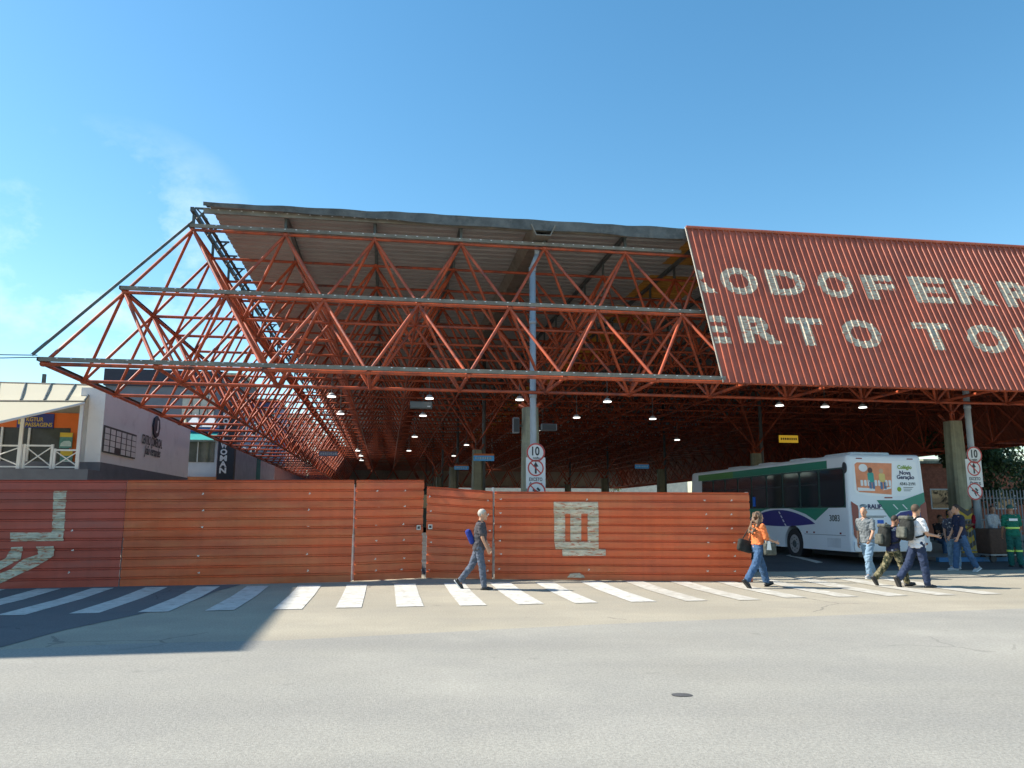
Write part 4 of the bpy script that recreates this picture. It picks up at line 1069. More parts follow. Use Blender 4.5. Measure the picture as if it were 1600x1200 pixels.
# woman in orange
p = own_ground(1187, 918)
hw = EAST+R(22)
t2, up, k, hnd = person('woman with long curls in orange blouse and blue jeans striding beside the hoarding end', p, hw, 1.64,
    dict(legL=(24, 8), legR=(-24, 14), armL=(-6, 8, 20), armR=(10, 10, 62), lean=4, turn=8, footR=-14, wide=1.25), m_skin[0],
    mk_cloth('orange_blouse', (.72, .20, .07), .10), jeans, hair_b, shoe_b, hem=.97, sleeve=.75, hairtype='curls', slim=.96)
bg_ = thing('handbag', 'black shoulder handbag of the woman in orange', 'bag', p, hw)
rbox('pouch', (.13, .38, .27), Matrix.Translation(up(-.20, -.20, .93)) @ Matrix.Rotation(R(-14), 4, 'X'), m_bag, bg_, .05)
sm = MB()
for a, b in ((up(-.20, -.32, 1.02), up(-.15, -.06, 1.45)), (up(-.15, -.06, 1.45), up(-.20, -.08, 1.05))): sm.capsule(a, b, .014, .014, n=8)
organic('strap', sm, .010, m_bag, bg_, 1)
bg_ = thing('tote_bag', 'grey tote with a white tag carried in front by the woman in orange', 'bag', p, hw)
rbox('pouch', (.10, .30, .26), Matrix.Translation(up(.23, .16, .88)), m_bagg, bg_, .03)
sm = MB()
for a, b in ((up(.23, .06, .99), up(.17, .0, 1.44)), (up(.17, 0, 1.44), up(.23, .26, .99))): sm.capsule(a, b, .013, .013, n=8)
organic('strap', sm, .010, mk_cloth('cream_strap', (.6, .5, .36)), bg_, 1)
MB().add([up(.285, .05, 1.06), up(.285, .12, 1.06), up(.29, .16, .86), up(.29, .02, .86)], [[0, 1, 2, 3]]).build('tag', m_white, bg_)
# bald man
p = own_ground(1359, 903)
person('bald man in grey polo and light jeans stepping past the bus tail', p, R(128), 1.72,
    dict(legL=(24, 20), legR=(-20, 12), armL=(14, 9, 30), armR=(-8, 8, 14), lean=4, turn=-10, wide=1.2, footR=-10), m_skin[0],
    mk_cloth('grey_polo', (.17, .19, .20)), jeans_l, hair_dk, shoe_g, hairtype='bald')
# boy with backpack
p = own_ground(1400, 916)
t4, up, k, hnd = person('boy in camouflage trousers holding a phone, large black backpack on', p, EAST+R(8), 1.56,
    dict(legL=(-26, 16), legR=(20, 6), armL=(30, 6, 62), armR=(34, 4, 66), lean=7, nod=20, footL=-16, wide=1.2), m_skin[1],
    mk_cloth('navy_white_tee', (.035, .04, .09), .2, 5, col2=(.55, .56, .6), mask=(.6, .63)), camo, hair_dk, shoe_b)
backpack('bulging black backpack on the boy in camouflage trousers', p, EAST+R(8), up, k, 1.08)
def phone(label, hands, k, loc, heading):
    h = (hands[0]+hands[1])/2 if isinstance(hands, list) else hands
    t_ = thing('phone', label, 'phone', loc, heading)
    M = Matrix.Translation(h+Vector((0, .02, .03))) @ Matrix.Rotation(R(40), 4, 'X')
    link('case', bevel_mesh(MB().box((0, 0, 0), (.074, .15, .010)).mesh('case', m_dark), .004), t_, M)
    link('screen', MB().box((0, 0, .0056), (.066, .138, .002)).mesh('screen', m_glass), t_, M)
phone('dark phone held by the boy in camouflage trousers', hnd, k, p, EAST+R(8))
# man in white T-shirt
p = own_ground(1438, 918)
t5, up, k, hnd = person('man in white T-shirt and dark jeans with a black backpack, hand held out', p, EAST+R(14), 1.80,
    dict(legL=(-22, 18), legR=(9, 3), armL=(12, 6, 40), armR=(14, 8, 66), lean=2, footL=-24, wide=1.15, turn=-6), m_skin[0],
    mk_cloth('white_tee', (.74, .73, .75), .05), jeans_d, mat('cropped_hair', (.09, .06, .04), .8, var=.3, scale=30), shoe_b, hem=.82)
backpack('black backpack on the man in the white T-shirt', p, EAST+R(14), up, k, 1.0)
phone('phone in the outstretched hand of the man in the white T-shirt', hnd[1], k, p, EAST+R(14))
# man in navy polo walking left
p = own_ground(1506, 892)
person('man in navy polo and blue jeans walking away from the worker in green', p, R(90)-R(4), 1.76,
    dict(legL=(-15, 10), legR=(13, 5), armL=(6, 4, 18), armR=(8, 5, 22), lean=3, wide=1.15, footL=-8), m_skin[0],
    mk_cloth('navy_polo', (.022, .028, .06)), jeans, hair_dk, shoe_g, belly=.02, hem=.84)
p = own_ground(1493, 888)
person('person in patterned dark top and pale jeans behind the man in navy polo', p, R(150), 1.62,
    dict(legL=(8, 4), legR=(-10, 8), armL=(4, 5, 14), armR=(8, 5, 14), lean=1), m_skin[1],
    mk_cloth('patterned_top', (.05, .05, .07), .2, 12, col2=(.5, .5, .5), mask=(.58, .62)), jeans_l, hair_dk, shoe_g, voxel=.014, hairtype='long')
p = own_ground(1531, 873)
person('woman in red top and denim shorts standing behind the barrier', p, R(60), 1.62,
    dict(legL=(2, 2), legR=(-4, 4), armL=(20, 6, 70), armR=(14, 6, 40), lean=1, turn=-40), m_skin[1],
    mk_cloth('red_top', (.42, .02, .04)), jeans_l, hair_dk, shoe_g, voxel=.014, hairtype='long', shorts=True, hem=1.0)
p = own_ground(1556, 876)
person('person in pale grey hooded top standing by the brown trolley', p, R(200), 1.66,
    dict(legL=(3, 3), legR=(-3, 4), armL=(16, 6, 50), armR=(14, 6, 40), lean=2, turn=30), m_skin[1],
    mk_cloth('grey_hoodie', (.36, .37, .38)), mk_cloth('brown_trousers', (.14, .08, .06)), hair_dk, shoe_b, voxel=.014, hairtype='long', long_sleeve=True)
p = own_ground(1588, 886)
tg, up, k, _ = person('cleaning worker in green uniform with reflective bands and a cap, seen from behind', p, R(-12), 1.74,
    dict(legL=(3, 3), legR=(-4, 5), armL=(8, 8, 20), armR=(10, 9, 26), lean=2, wide=1.2), m_skin[1],
    mk_cloth('green_uniform', (.012, .13, .085)), mk_cloth('green_trousers', (.015, .10, .085)), mat('green_cap', (.02, .09, .08), .8), shoe_b, hairtype='cap', sleeve=.6)
m_refl = mat('reflective_yellow', (.50, .75, .12), .35, var=.05)
mb = MB().loft([(up(0, 0, 1.055), .178*k, .135*k), (up(0, 0, 1.10), .176*k, .135*k)], cap=False); o = mb.build('reflective_band', m_refl, tg); sd = o.modifiers.new('t', 'SOLIDIFY'); sd.thickness = .01
for s_, hf in ((-1, 3), (1, -4)):
    q = Vector((s_*.098*k, math.sin(R(hf))*.5*k, .42*k)); mb = MB().loft([(q, .092*k, .092*k), (q+Vector((0, 0, .05)), .092*k, .092*k)], cap=False); o = mb.build('reflective_band', m_refl, tg); sd = o.modifiers.new('t', 'SOLIDIFY'); sd.thickness = .008
MB().add([up(-.11, -.142, 1.27), up(.11, -.142, 1.27), up(.11, -.142, 1.335), up(-.11, -.142, 1.335)], [[0, 1, 2, 3]]).build('back_patch', m_white, tg)
# bench with seated passenger in the shade
p = ground_pt(1470, 866)
bn = thing('bench', 'low dark bench in the shade behind the bus tail', 'bench', p, A)
MB().bb(-.8, .8, -.2, .2, .40, .46).build('seat', m_dkgalv, bn)
for x in (-.65, .65): MB().bb(x-.04, x+.04, -.16, .16, 0, .40).build('leg', m_dkgalv, bn)
person('seated passenger in dark top and jeans on the low bench', p, A+R(175), 1.70,
    dict(legL=(82, 84), legR=(78, 80), armL=(30, 6, 40), armR=(34, 6, 40), lean=8, drop=.40), m_skin[1],
    mk_cloth('black_top', (.02, .02, .025)), jeans, hair_dk, shoe_b, voxel=.014)

# ---------------------------------------------------------------- right side: platform, barriers, trolley, railings, wall, trees
ku, kv = guv(1462, 884)
m_bluek = mat('blue_kerb_paint', (.03, .16, .36), .6, var=.15, col2=(.2, .22, .24), mask=(.58, .7))
pl = tag(MB().bb(0, 12, 0, 60, 0, .15).build('platform', mat('platform_concrete', (.25, .25, .24), .8, var=.12)), kind='structure')
pl.matrix_world = Matrix.Translation(W(ku+1.0, kv+1.1, gz(25)-.12)) @ Matrix.Rotation(A, 4, 'Z')
kb = tag(MB().bb(-.15, 12, -.15, 0, 0, .153).build('kerb', m_bluek), kind='structure'); kb.matrix_world = pl.matrix_world.copy()
m_rail = mat('railing_steel', (.26, .27, .28), .5, .3, var=.1)
def barrier(u, v, n, rot, label, h=1.15, pitch=.12):
    t_ = thing('crowd_barrier', label, 'barrier', W(u, v, gz(v)), A+rot, 'steel barriers on the platform')
    ln = n*pitch
    for z in (.15, h): MB().tube((0, 0, z), (ln, 0, z), .022, n=8).build('rail', m_rail, t_)
    bmsh = MB().tube((0, 0, .15), (0, 0, h), .009, n=6).mesh('bar', m_rail)
    for q in range(n+1):
        o = link('bar', bmsh, t_); o.location = (q*pitch, 0, 0)
    for x in (0, ln): MB().tube((x, 0, 0), (x, 0, h), .025, n=8).build('upright', m_rail, t_)
c = guv(1545, 872)
barrier(c[0]-.4, c[1]+1.2, 20, 0, 'grey steel crowd barrier behind the brown trolley')
barrier(c[0]+2.2, c[1]+1.2, 20, 0, 'grey steel crowd barrier behind the worker in green')
c = guv(1556, 878)
tr_ = thing('trolley', 'brown covered goods trolley between the waiting people', 'trolley', W(c[0]+.1, c[1], gz(c[1])), A)
rbox('load', (.95, .6, .75), Matrix.Translation((0, 0, .62)), mk_cloth('brown_cover', (.10, .06,  .045)), tr_, .05)
for x in (-.35, .35):
    for y in (-.2, .2): MB().tube((x, y-.03, .1), (x, y+.03, .1), .1, n=14).build('wheel', m_black, tr_)
MB().bb(-.47, .47, -.29, .29, .20, .245).build('deck', m_rail, tr_)
MB().pipe([(.46, -.2, .24), (.5, -.2, 1.0), (.5, .2, 1.0), (.46, .2, .24)], .018).build('push_handle', m_rail, tr_)
cb = thing('light_blocking_building', 'unseen dark block added under the right edge of the canopy to block light', 'building', W(29.5, 47, .28), A)  # hidden behind the bus, added to keep side light off the interior
MB().bb(0, 4, 0, 17, 0, 4.2).build('wall', mat('dark_brick', (.12, .05, .04), .85, var=.25, scale=4), cb)
for q in range(5): MB().bb(-.05, .02, 1+q*3.2, 3.2+q*3.2, .1, 2.6).build('shutter', m_dkgalv, cb)
MB().bb(-.3, 4.1, -.2, 17.2, 4.2, 4.4).build('roof', m_dkgalv, cb)
# palisade fence behind
f0 = at_v(1495, 800, 37); 
pf = thing('palisade_fence', 'tall grey palisade fence in front of the brick wall', 'fence', W(f0.x, 37, .28), A)
sl_m = MB().bb(-.035, .035, -.01, .01, 0, 2.5).mesh('pale', mat('fence_grey', (.17, .19, .22), .5, .2))
for q in range(70):
    o = link('pale', sl_m, pf); o.location = (q*.2, 0, .05)
for z in (.4, 2.1): MB().bb(0, 14, .015, .06, z, z+.06).build('rail', MATS['fence_grey'], pf)
# brick wall with real bricks in the visible stretch
m_brick = mat('brick_red', (.40, .13, .075), .8, var=.25, scale=5)
bw = at_v(1490, 800, 44)
wl = thing('brick_building', 'low red brick building in sun behind the palisade fence', 'building', W(bw.x-3, 46, .2), A)
MB().bb(0, 26, 0, 8, 0, 4.6).build('wall', mat('brick_wall_face', (.36, .13, .08), .85, var=.3, scale=6), wl)
rows = MB()
for r_ in range(46):
    for q in range(86):
        x = q*.30+(r_ % 2)*.15
        rows.bb(x, x+.285, -.012-random.uniform(0, .006), .01, r_*.1+.01, r_*.1+.092)
tag(rows.build('brick_courses', m_brick, wl), kind='stuff')
MB().bb(-.2, 26.2, -.25, 8.2, 4.6, 4.75).build('coping', m_conc, wl)
for q in range(5):
    x = 3+q*4.6
    fr = MB().bb(x, x+1.5, -.04, .02, 1.7, 3.0).build('window', m_white, wl); MB().bb(x+.08, x+1.42, -.05, -.042, 1.78, 2.92).build('pane', m_glass, fr)
m_leaf = mat('leaf', (.055, .10, .03), .6, var=.45, scale=1.5); m_leaf2 = mat('leaf_light', (.10, .16, .04), .6, var=.4, scale=1.5); m_bark = mat('bark', (.10, .075, .055), .9, var=.3, scale=6, bump=.6)
def tree(label, loc, h, rx, n=5200, m=None, seed=1, group='trees beyond the terminal', base=.35):
    rnd = random.Random(seed); t_ = thing('tree', label, 'tree', loc, 0, group)
    tk = MB(); top = Vector((rnd.uniform(-.3, .3), rnd.uniform(-.3, .3), h*.6)); tk.tube((0, 0, -.1), top*.5, h*.035, h*.025, 10); tk.tube(top*.5, top, h*.025, h*.014, 10)
    ctr = []
    for q in range(11):
        a = q*2.4; z = h*rnd.uniform(base, .95); rr = rx*rnd.uniform(.35, .85)*(1-.5*abs(z/h-.6))
        c_ = Vector((rr*math.cos(a), rr*math.sin(a), z)); ctr.append((c_, rx*rnd.uniform(.32, .5)))
        tk.tube(top*rnd.uniform(.5, 1), c_, h*.012, h*.004, 6)
    tk.build('trunk', m_bark, t_)
    cr = MB()
    for q in range(n):
        c_, r_ = ctr[rnd.randrange(len(ctr))]
        d = Vector((rnd.gauss(0, 1), rnd.gauss(0, 1), rnd.gauss(0, .8))).normalized()*r_*(rnd.random()**.45)
        p = c_+d; s_ = rnd.uniform(.08, .17)
        q1 = Quaternion((rnd.gauss(0, 1), rnd.gauss(0, 1), rnd.gauss(0, 1), rnd.gauss(0, 1))).normalized()
        cr.add([p+q1 @ Vector(w_)*s_ for w_ in ((-1, 0, 0), (0, -.5, .1), (1, 0, 0), (0, .5, .1))], [[0, 1, 2, 3]])
    o = cr.build('crown', m or m_leaf, t_); tag(o, kind='stuff')
    return t_
b = at_v(1548, 800, 40); tree('dark leafy tree between the hazard pillar and the brick building', W(b.x, 41, .2), 7.2, 2.3, 6000, m_leaf, 2)
b = at_v(1600, 800, 42); tree('spreading tree right of the dark leafy one', W(b.x+2.2, 42, .2), 7.6, 2.6, 5000, m_leaf, 5)
b = at_v(956, 800, 112); tree('sunlit light green tree beyond the far end of the terminal', W(b.x, 112, .2), 6, 2.6, 3000, m_leaf2, 8, base=.25)
# sunlit walls beyond the far side of the terminal
fw = at_v(1040, 800, 96); o = thing('far_building', 'pale low building in sun beyond the far side of the canopy', 'building', W(46, 62, 0), A)
MB().bb(0, 8, 0, 40, 0, 6).build('wall', m_white, o); MB().bb(-.2, 8.2, -.2, 40.2, 6, 6.3).build('roof', m_conc, o)
for q in range(8):
    w_ = MB().bb(-.05, .02, 2+q*4.8, 4+q*4.8, 1.4, 3.0).build('window', m_glass, o)
o2 = thing('far_building', 'long cream building across the far end of the terminal', 'building', W(-12, 122, 0), A)
MB().bb(0, 60, 0, 10, 0, 7).build('wall', mat('cream_wall', (.6, .55, .45), .8), o2); MB().bb(-.2, 60.2, -.2, 10.2, 7, 7.3).build('roof', m_conc, o2)
for q in range(14): MB().bb(2+q*4.2, 3.6+q*4.2, -.05, .02, 1.2, 2.8).build('window', m_glass, o2)

# ---------------------------------------------------------------- left side: shops, hotel sign, city
m_cream = mat('awning_cream', (.72, .66, .50), .6, var=.08); m_shopw = mat('shop_wall', (.84, .82, .80), .8, var=.03, scale=.7, col2=(.68, .65, .63), mask=(.55, .8))
m_gwall = mat('grey_base', (.14, .145, .165), .8, var=.1); m_orange = mat('shop_orange', (.78, .16, .02), .5, var=.05); m_sblue = mat('shop_blue', (.03, .045, .25), .5, var=.05)
# translucent awning canvas
m_cream = bpy.data.materials.new('awning_canvas'); m_cream.use_nodes = True; t = m_cream.node_tree; pb = t.nodes['Principled BSDF']
pb.inputs['Base Color'].default_value = (.70, .66, .52, 1); pb.inputs['Roughness'].default_value = .7
tl = t.nodes.new('ShaderNodeBsdfTranslucent'); tl.inputs[0].default_value = (.80, .74, .55, 1); ms = t.nodes.new('ShaderNodeMixShader'); ms.inputs[0].default_value = .4
t.links.new(pb.outputs[0], ms.inputs[1]); t.links.new(tl.outputs[0], ms.inputs[2]); t.links.new(ms.outputs[0], t.nodes['Material Output'].inputs[0])
SV = 32.0
cw = at_v(157, 722, SV)                    # foot of the white wall's near corner
shop = thing('shop_building', 'white shop building on a grey base with an orange-fronted ticket shop', 'building', W(cw.x, SV, 0), A)
su = cw.x; zf = at_v(60, 735, SV).z; zw = cw.z
zc_ = at_v(157, 606, SV).z
far = 13.5
MB().bb(-30, 0, -1.2, far, 0, zf).build('base', m_gwall, shop)
MB().bb(-4.2, -.0, -.012, far-.01, zf-.02, zw).build('plinth', m_gwall, shop)
MB().bb(-.9, -.02, 0, far-.02, zw, zc_).build('side_wall', m_shopw, shop)
MB().bb(-30, -.95, 1.6, far-.1, zf, zc_-.1).build('front_block', mat('shop_inside', (.30, .29, .27), .8), shop)
lx = lambda px, py, dv=0: (at_v(px, py, SV+dv).x-su, at_v(px, py, SV+dv).z)
# shop front: orange frame, blue name board, glazing, posters
x0, z0 = lx(127, 646, 1.5); x1, _ = lx(113, 646, 1.5); _, zo = lx(60, 668, 1.5)
MB().bb(x1, x0, 1.50, 1.58, zf, z0).build('orange_pier', m_orange, shop)
MB().bb(-30, x1-.003, 1.50, 1.58, zo, z0).build('orange_fascia', m_orange, shop)
xa_, za_ = lx(28, 648, 1.45); xb_, zb_ = lx(83, 668, 1.45)
nb = MB().bb(xa_, xb_, 1.44, 1.495, zb_-.02, za_+.06).build('name_board', m_sblue, shop)
m_yel = mat('sign_yellow', (.75, .52, .05), .5, var=0)
lettering('KGTUR', m_yel, shop, ((xa_+xb_)/2-.02, 1.435, (za_+zb_)/2+.07), .62, .16, bold=.012)
lettering('PASSAGENS', m_yel, shop, ((xa_+xb_)/2+.14, 1.435, (za_+zb_)/2-.14), .98, .16, bold=.012)
MB().bb(xa_+.04, xa_+.27, 1.43, 1.438, (za_+zb_)/2-.13, (za_+zb_)/2+.17).build('logo', m_yel, shop)
MB().bb(xa_+.10, xa_+.21, 1.425, 1.4295, (za_+zb_)/2-.04, (za_+zb_)/2+.09).build('logo_centre', m_sblue, shop)
MB().bb(-12, x1-.01, 1.54, 1.56, zf, zo).build('shop_window', mat('shop_glass', (.06, .075, .075), .05, var=.3, scale=.8), shop)
for px in (43, 0): 
    xx, _ = lx(px, 700, 1.45); MB().bb(xx-.04, xx+.04, 1.46, 1.53, zf, zo).build('mullion', m_white, shop)
for zq0, zq1 in ((676, 700), (704, 733)):
    a_, b_ = lx(91, zq1, 1.3), lx(113, zq0, 1.3)
    ps = MB().bb(a_[0], b_[0], 1.36, 1.40, a_[1], b_[1]).build('poster', mat('poster_green', (.10, .30, .27), .5, var=.3, scale=3), shop)
    h_ = b_[1]-a_[1]; w_ = b_[0]-a_[0]
    MB().bb(a_[0], b_[0], 1.352, 1.358, b_[1]-h_*.28, b_[1]).build('poster_header', m_yel, ps)
    mb = MB(); mb.add([(a_[0]+w_*q[0], 1.35, a_[1]+h_*q[1]) for q in ((.08, .12), (.95, .12), (.95, .36), (.8, .48), (.35, .46), (.12, .32))], [[0, 1, 2, 3, 4, 5]]); mb.build('poster_coach', mat('coach_pale', (.55, .7, .68), .5), ps)
# veranda posts, rails with crossed braces
def rail_run(pa, pb, zt, cross):
    rl = thing('veranda_railing', 'white veranda railing with crossed braces, %s' % cross, 'railing', W(su+pa, SV-1.0, zf), A)
    ln = pb-pa
    MB().bb(0, ln, -.03, .03, zt-.06, zt).build('handrail', m_white, rl); MB().bb(0, ln, -.025, .025, .05, .10).build('bottom_rail', m_white, rl)
    for s_ in (0, 1):
        a, b = ((.0, .1), (ln, zt-.06)) if s_ == 0 else ((0, zt-.06), (ln, .1))
        MB().tube((a[0], .012*(2*s_-1), a[1]), (b[0], .012*(2*s_-1), b[1]), .022, n=6).build('brace', m_white, rl)
    for x in (0, ln): MB().bb(x-.04, x+.04, -.036, .036, 0, zt+.02).build('post', m_white, rl)
q = [lx(p_, 700, -1.0)[0] for p_ in (-45, 34, 39, 82, 84, 124)]
rail_run(q[0], q[1], lx(20, 695, -1)[1]-zf, 'left of the porch post'); rail_run(q[2], q[3], lx(60, 695, -1)[1]-zf, 'the taller bay by the shop door'); rail_run(q[4]+.05, q[5], lx(100, 702, -1)[1]-zf, 'the lower bay by the orange pier')
for px, top in ((37, 652), (130, 630)):
    xx, zz_ = lx(px, top, -1.0); MB().bb(xx-.06, xx+.06, -1.09, -1.02, zf, zz_).build('porch_post', m_white, shop)
MB().bb(lx(133, 700, 0)[0], -.905, .0, .12, zf, zc_-.3).build('corner_panel', m_shopw, shop)
# awning: ridge, eave and a lower flap coming forward to the left
ri = [lx(-60, 597, 2.2), lx(150, 603, 2.2)]; ea = [lx(-60, 626, -1.0), lx(133, 627, -1.0)]
def aw(name, pts, m): 
    o = MB().add(pts, [[0, 1, 2, 3]]).build(name, m, shop); sd = o.modifiers.new('t', 'SOLIDIFY'); sd.thickness = .004; return o
P = lambda xz, y: Vector((xz[0], y, xz[1]))
up_ = aw('awning_upper', [P(ea[0], -1.0), P(ea[1], -1.0), P(ri[1], 2.2), P(ri[0], 2.2)], m_cream)
e0, e1 = lx(-60, 672, -3.4), lx(133, 629, -1.05)
aw('awning_lower', [P(e0, -3.4), P(e1, -1.1), P((ea[1][0], ea[1][1]-.03), -1.02), P((ea[0][0], ea[0][1]-.03), -1.02)], m_cream)
for f_ in (.06, .27, .47, .66, .84, .995):
    a = P(ea[0], -1.0).lerp(P(ea[1], -1.0), f_); b = P(ri[0], 2.2).lerp(P(ri[1], 2.2), f_)
    MB().tube(a+Vector((0, 0, .04)), b+Vector((0, 0, .04)), .03, n=6).build('awning_rib', m_dkgalv, shop)
MB().tube(P(ea[0], -1.0), P(ea[1], -1.0), .035, n=6).build('awning_eave', m_galv, shop); MB().tube(P(e0, -3.4)-Vector((0, 0, .03)), P(e1, -1.1)-Vector((0, 0, .03)), .05, n=6).build('awning_front_rail', m_white, shop)
MB().tube(P(ri[0], 2.25)+Vector((0, 0, .02)), P(ri[1], 2.25)+Vector((0, 0, .02)), .06, n=6).build('ridge_tiles', m_galv, shop)
c_ = lx(67, 600, 2.3); MB().bb(c_[0]-.06, c_[0]+.06, 2.3, 2.42, c_[1]-.2, c_[1]+.42).build('roof_vent', m_dkgalv, shop)
# side wall: directory board, emblem, name
def at_wall(px, py):                       # on the wall plane u = su
    d = ray(px, py); uu, vv = UV(d.x, d.y); t_ = su/uu
    return vv*t_-SV, HC+d.z*t_
m_dkb = mat('board_frame', (.06, .055, .055), .6)
ya, zlo = at_wall(159, 706); yb, _ = at_wall(211, 700); _, zhi = at_wall(159, 663)
dbd = MB().bb(.0, .03, ya, yb, zlo, zhi).build('directory_board', m_dkb, shop)
cw_ = (yb-ya)/6
for q in range(6): 
    for r_ in range(4):
        if q == 2 and r_ == 0: continue
        h_ = (zhi-zlo-.10)/4
        nm = MB().bb(.031, .045, ya+.09+q*cw_, ya+(q+1)*cw_-.07, zlo+.05+r_*h_, zlo+.02+(r_+1)*h_).build('name_plate', m_white, dbd)
ye, ze = at_wall(243, 667); solid = MB().tube((.0, ye, ze), (.08, ye, ze), .52, n=8).build('emblem', mat('emblem_navy', (.02, .022, .04), .5), shop)
lettering('J', m_white, shop, (.09, ye, ze), .34, .6, UP_RIGHT, bold=.03)
y0_, z0_ = at_wall(221, 688); y1_, z1_ = at_wall(253, 692)
lettering('CENTRO COMERCIAL', m_dark, shop, (.02, (y0_+y1_)/2, (z0_+z1_)/2), abs(y1_-y0_), .42, UP_RIGHT, bold=.012)
y0_, z0_ = at_wall(225, 706); y1_, z1_ = at_wall(250, 709)
lettering('João Fernandes', m_dark, shop, (.02, (y0_+y1_)/2, (z0_+z1_)/2), abs(y1_-y0_), .55, UP_RIGHT, bold=.012, shear=.3)
# roof structures over the wall
MB().bb(-8, -1.2, far-2.8, far, zc_-.1, zc_+.35).build('roof_edge', m_dkgalv, shop)

# lamp post beside the wall
b = at_v(285, 745, 46); pst = thing('utility_pole', 'grey concrete utility pole beside the white shop wall', 'pole', W(b.x, 46, 0), A)
zt_ = at_v(285, 655, 46).z; MB().tube((0, 0, 0), (0, 0, zt_), .17, .11, n=10).build('shaft', m_conc, pst, True)
for z in (zt_*.45, zt_*.6): MB().bb(-.3, .2, -.2, -.12, z, z+.25).build('meter_box', m_dkgalv, pst)
# grey building with black parapet
gb = at_v(165, 600, 52); z_t = at_v(165, 576, 52).z; z_m = at_v(165, 602, 52).z; ge = at_v(345, 600, 52)
bl_ = thing('grey_building', 'grey commercial building with black parapet behind the shops', 'building', W(gb.x, 52, 0), A)
wd = ge.x-gb.x
MB().bb(0, wd, 0, 9, 0, z_m).build('wall', mat('grey_render', (.16, .17, .19), .8, var=.08), bl_); MB().bb(-.1, wd+.1, -.12, 9.1, z_m, z_t).build('parapet', mat('black_parapet', (.025, .025, .04), .6), bl_)
ax, az = at_v(284, 650, 52).x-gb.x, at_v(284, 650, 52).z; az2 = at_v(284, 616, 52).z
wp = MB().bb(ax, wd-.3, -.06, .02, az, az2).build('shutter_panel', mat('cream_panel', (.5, .47, .38), .7), bl_)
for f_ in (.3, .55, .8): MB().bb(ax+(wd-.3-ax)*f_-.03, ax+(wd-.3-ax)*f_+.03, -.075, -.062, az+.1, az2-.1).build('seam', m_dkgalv, wp)
# kiosk with teal awning and white peaks
kx = at_v(280, 745, 49); ke = at_v(337, 745, 49)
kk = thing('kiosk', 'white kiosk with teal awning and large window beside the hotel sign', 'kiosk', W(kx.x, 49, 0), A); wd = ke.x-kx.x
Z = lambda py: at_v(300, py, 49).z
MB().bb(0, wd, 0, 2.5, 0, Z(660)).build('wall', mat('kiosk_white', (.62, .66, .72), .7, var=.04), kk)
MB().bb(.2, wd-.15, -.04, .02, Z(722), Z(690)).build('window', mat('kiosk_glass', (.12, .13, .11), .08, var=.3, scale=1), kk)
MB().bb(wd*.45, wd*.48, -.06, -.042, Z(722), Z(690)).build('mullion', m_white, kk)
MB().add([(0, -.9, Z(689)), (wd, -.9, Z(689)), (wd, .0, Z(675)), (.0, 0, Z(675))], [[0, 1, 2, 3]]).build('teal_awning', mat('teal_canvas', (.03, .36, .32), .6), kk)
MB().bb(-.05, wd+.05, -.10, .0, Z(675), Z(668)).build('blue_band', mat('blue_band', (.03, .12, .33), .6), kk)
for q in range(2):
    x = wd*(.06+.47*q); MB().add([(x, -.12, Z(667)), (x+wd*.45, -.12, Z(667)), (x+wd*.22, .5, Z(645)), (x, 1.2, Z(667)), (x+wd*.45, 1.2, Z(667))], [[0, 1, 2], [1, 4, 2], [4, 3, 2], [3, 0, 2]]).build('tent_peak', m_white, kk)
MB().bb(-.02, wd+.6, -.15, -.05, 0, Z(745)).build('orange_base', mat('orange_base', (.55, .2, .08), .7), kk)
# hotel pylon
hs = at_v(338, 745, 47); he = at_v(364, 745, 47); Z = lambda py: at_v(350, py, 47).z
hp_ = thing('hotel_sign', 'tall black vertical sign reading HOTEL WOMAN', 'sign', W(hs.x, 47, 0), A); wd = he.x-hs.x
MB().bb(0, wd, 0, .5, 0, Z(628)).build('pylon', mat('sign_black', (.018, .02, .03), .5), hp_)
for ch, py in zip('HOTEL', (649, 658, 667, 676, 685)): lettering(ch, m_white, hp_, (wd*.38, -.008, Z(py)), .34, .30, bold=.04)
for ch, py in zip('WOMAN', (696, 706, 716, 725, 735)): lettering(ch, m_white, hp_, (wd*.36, -.008, Z(py)), .38, .33, bold=.04)
# mural wall and pink wall receding on the left of the terminal
mu = at_v(366, 697, 50); mz = mu.z
mw = thing('mural_wall', 'pale wall painted with blue triangles and a teal stripe', 'wall', W(mu.x, 50, 0), A)
MB().bb(-.3, 0, 0, 18, 0, mz).build('wall', mat('mural_ground', (.42, .42, .46), .8), mw)
m_mblue = mat('mural_blue', (.09, .15, .29), .8)
for y in (1.5, 5.6, 11.5): MB().add([(.012, y, .4), (.012, y+3.6, .4), (.012, y+1.8, mz*.66)], [[0, 1, 2]]).build('painted_triangle', m_mblue, mw)
MB().add([(.012, 8.7, .3), (.012, 10.6, .3), (.012, 10.4, mz-.05), (.012, 8.6, mz-.05)], [[0, 1, 2, 3]]).build('painted_stripe', mat('mural_teal', (.02, .2, .18), .8), mw)
pk = thing('pink_wall', 'long pink rendered wall beyond the mural', 'wall', W(mu.x, 68.2, 0), A)
MB().bb(-.3, 0, 0, 44, 0, mz).build('wall', mat('pink_render', (.52, .27, .23), .85, var=.08), pk); MB().bb(-.4, .1, 0, 44, mz, mz+.12).build('coping', m_conc, pk)
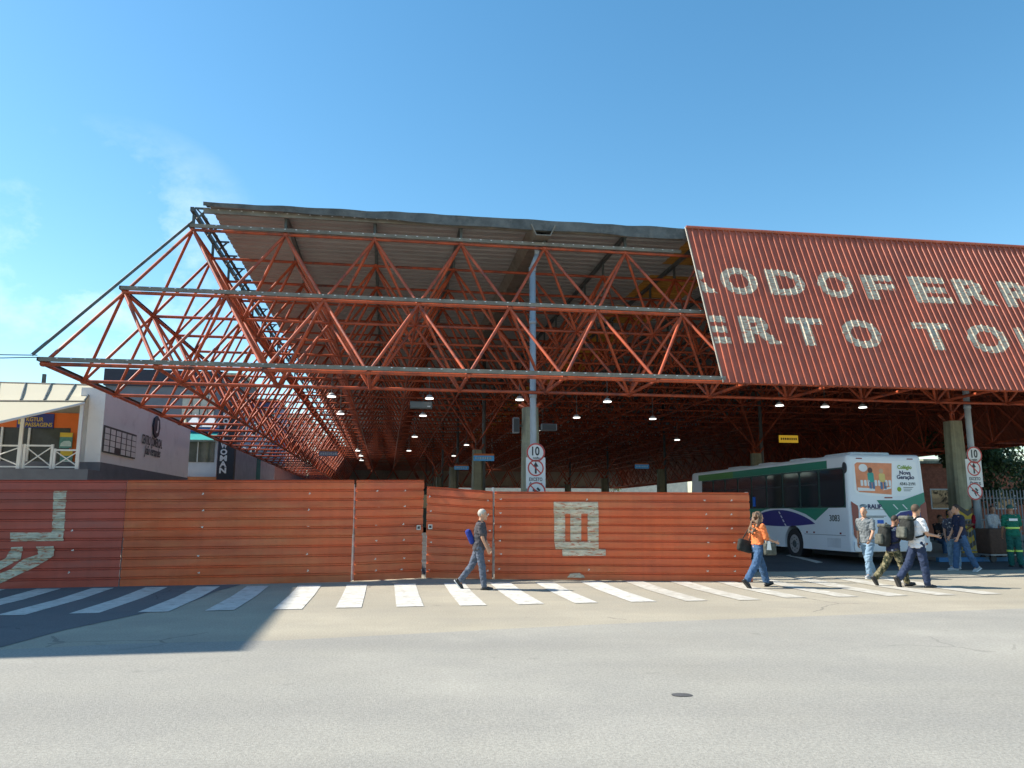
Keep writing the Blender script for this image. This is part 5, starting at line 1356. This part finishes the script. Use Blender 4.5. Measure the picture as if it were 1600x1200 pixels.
def block(label, px0, px1, pyt, v, dp, m, rows, cols):
    a, b_ = at_v(px0, 745, v), at_v(px1, 745, v); zt = at_v(px0, pyt, v).z
    t_ = thing('city_building', label, 'building', W(a.x, v, 0), A, None); wd = b_.x-a.x
    MB().bb(0, wd, 0, dp, 0, zt).build('wall', m, t_); MB().bb(-.15, wd+.15, -.15, dp+.15, zt, zt+.4).build('roof', m_conc, t_)
    for r_ in range(rows):
        for c in range(cols):
            w_, h_ = wd/cols*.5, (zt-1)/rows*.5; x = wd/cols*(c+.25); z = 1.5+(zt-1.5)/rows*(r_+.25)
            f_ = MB().bb(x, x+w_, -.06, .02, z, z+h_).build('window', m_white, t_); MB().bb(x+.08, x+w_-.08, -.07, -.062, z+.08, z+h_-.08).build('pane', m_glass, t_ if False else f_)
            w2 = dp/6
        if dp > 10:
            for c in range(6):
                y = dp/6*(c+.25); MB().bb(wd-.02, wd+.05, y, y+dp/12, z, z+h_).build('window', m_glass, t_)
block('blue-grey glazed building behind the hotel sign', 352, 402, 652, 75, 9, mat('bluegrey_render', (.12, .17, .25), .5), 4, 3)
block('violet-blue building seen through the lattice', 388, 428, 628, 90, 9, mat('violet_render', (.07, .08, .20), .6), 5, 3)
block('tall terracotta building beyond the stripped corner', 432, 476, 652, 105, 30, mat('terracotta', (.55, .24, .15), .8, var=.1), 6, 4)
block('dark grey tower behind the lattice', 318, 372, 588, 84, 9, mat('dark_render', (.06, .055, .07), .7), 7, 4)
# apartment block left of the road that throws the long shadow on the crossing
sc_ = ground_pt(385, 1018); hb_ = 13.0; off = Vector((to_sun.x, to_sun.y, 0))*(hb_/to_sun.z)
c0 = sc_+off; c1 = ground_pt(470, 915)+off; dr = (c1-c0); dr.z = 0; dl = dr.length; dr.normalize()
ap = thing('apartment_building', 'plain beige apartment block left of the road throwing its shadow on the crossing', 'building', (c0.x, c0.y, 0), math.atan2(dr.y, dr.x))
MB().bb(0, dl+.5, 0, 14, 0, hb_).build('wall', mat('beige_render', (.5, .45, .38), .8, var=.08), ap)
for r_ in range(4):
    for q in range(3):
        fr = MB().bb(1+q*2.8, 2.5+q*2.8, -.05, .02, 1+r_*3.1, 2.5+r_*3.1).build('window', m_white, ap); MB().bb(1.1+q*2.8, 2.4+q*2.8, -.06, -.052, 1.1+r_*3.1, 2.4+r_*3.1).build('pane', m_glass, fr)
# two service cables tied to the corner of the frame
for q, dz in ((0, .12), (1, -.05)):
    p0 = W(U0-.1, V0-.1, ZB+.15+dz*.3); p1 = Vector((-19, 15.5, ZB+1.1+dz*2)); mb = MB(); pts = []
    for k_ in range(13):
        f_ = k_/12; p = p0.lerp(p1, f_); p.z -= .5*math.sin(math.pi*f_); pts.append(p)
    tag(mb.pipe(pts, .012, 6).build('overhead_cable', m_dark), ('upper' if q == 0 else 'lower')+' of two black overhead cables tied to the lowest frame corner', 'cable', 'cables at the frame corner')
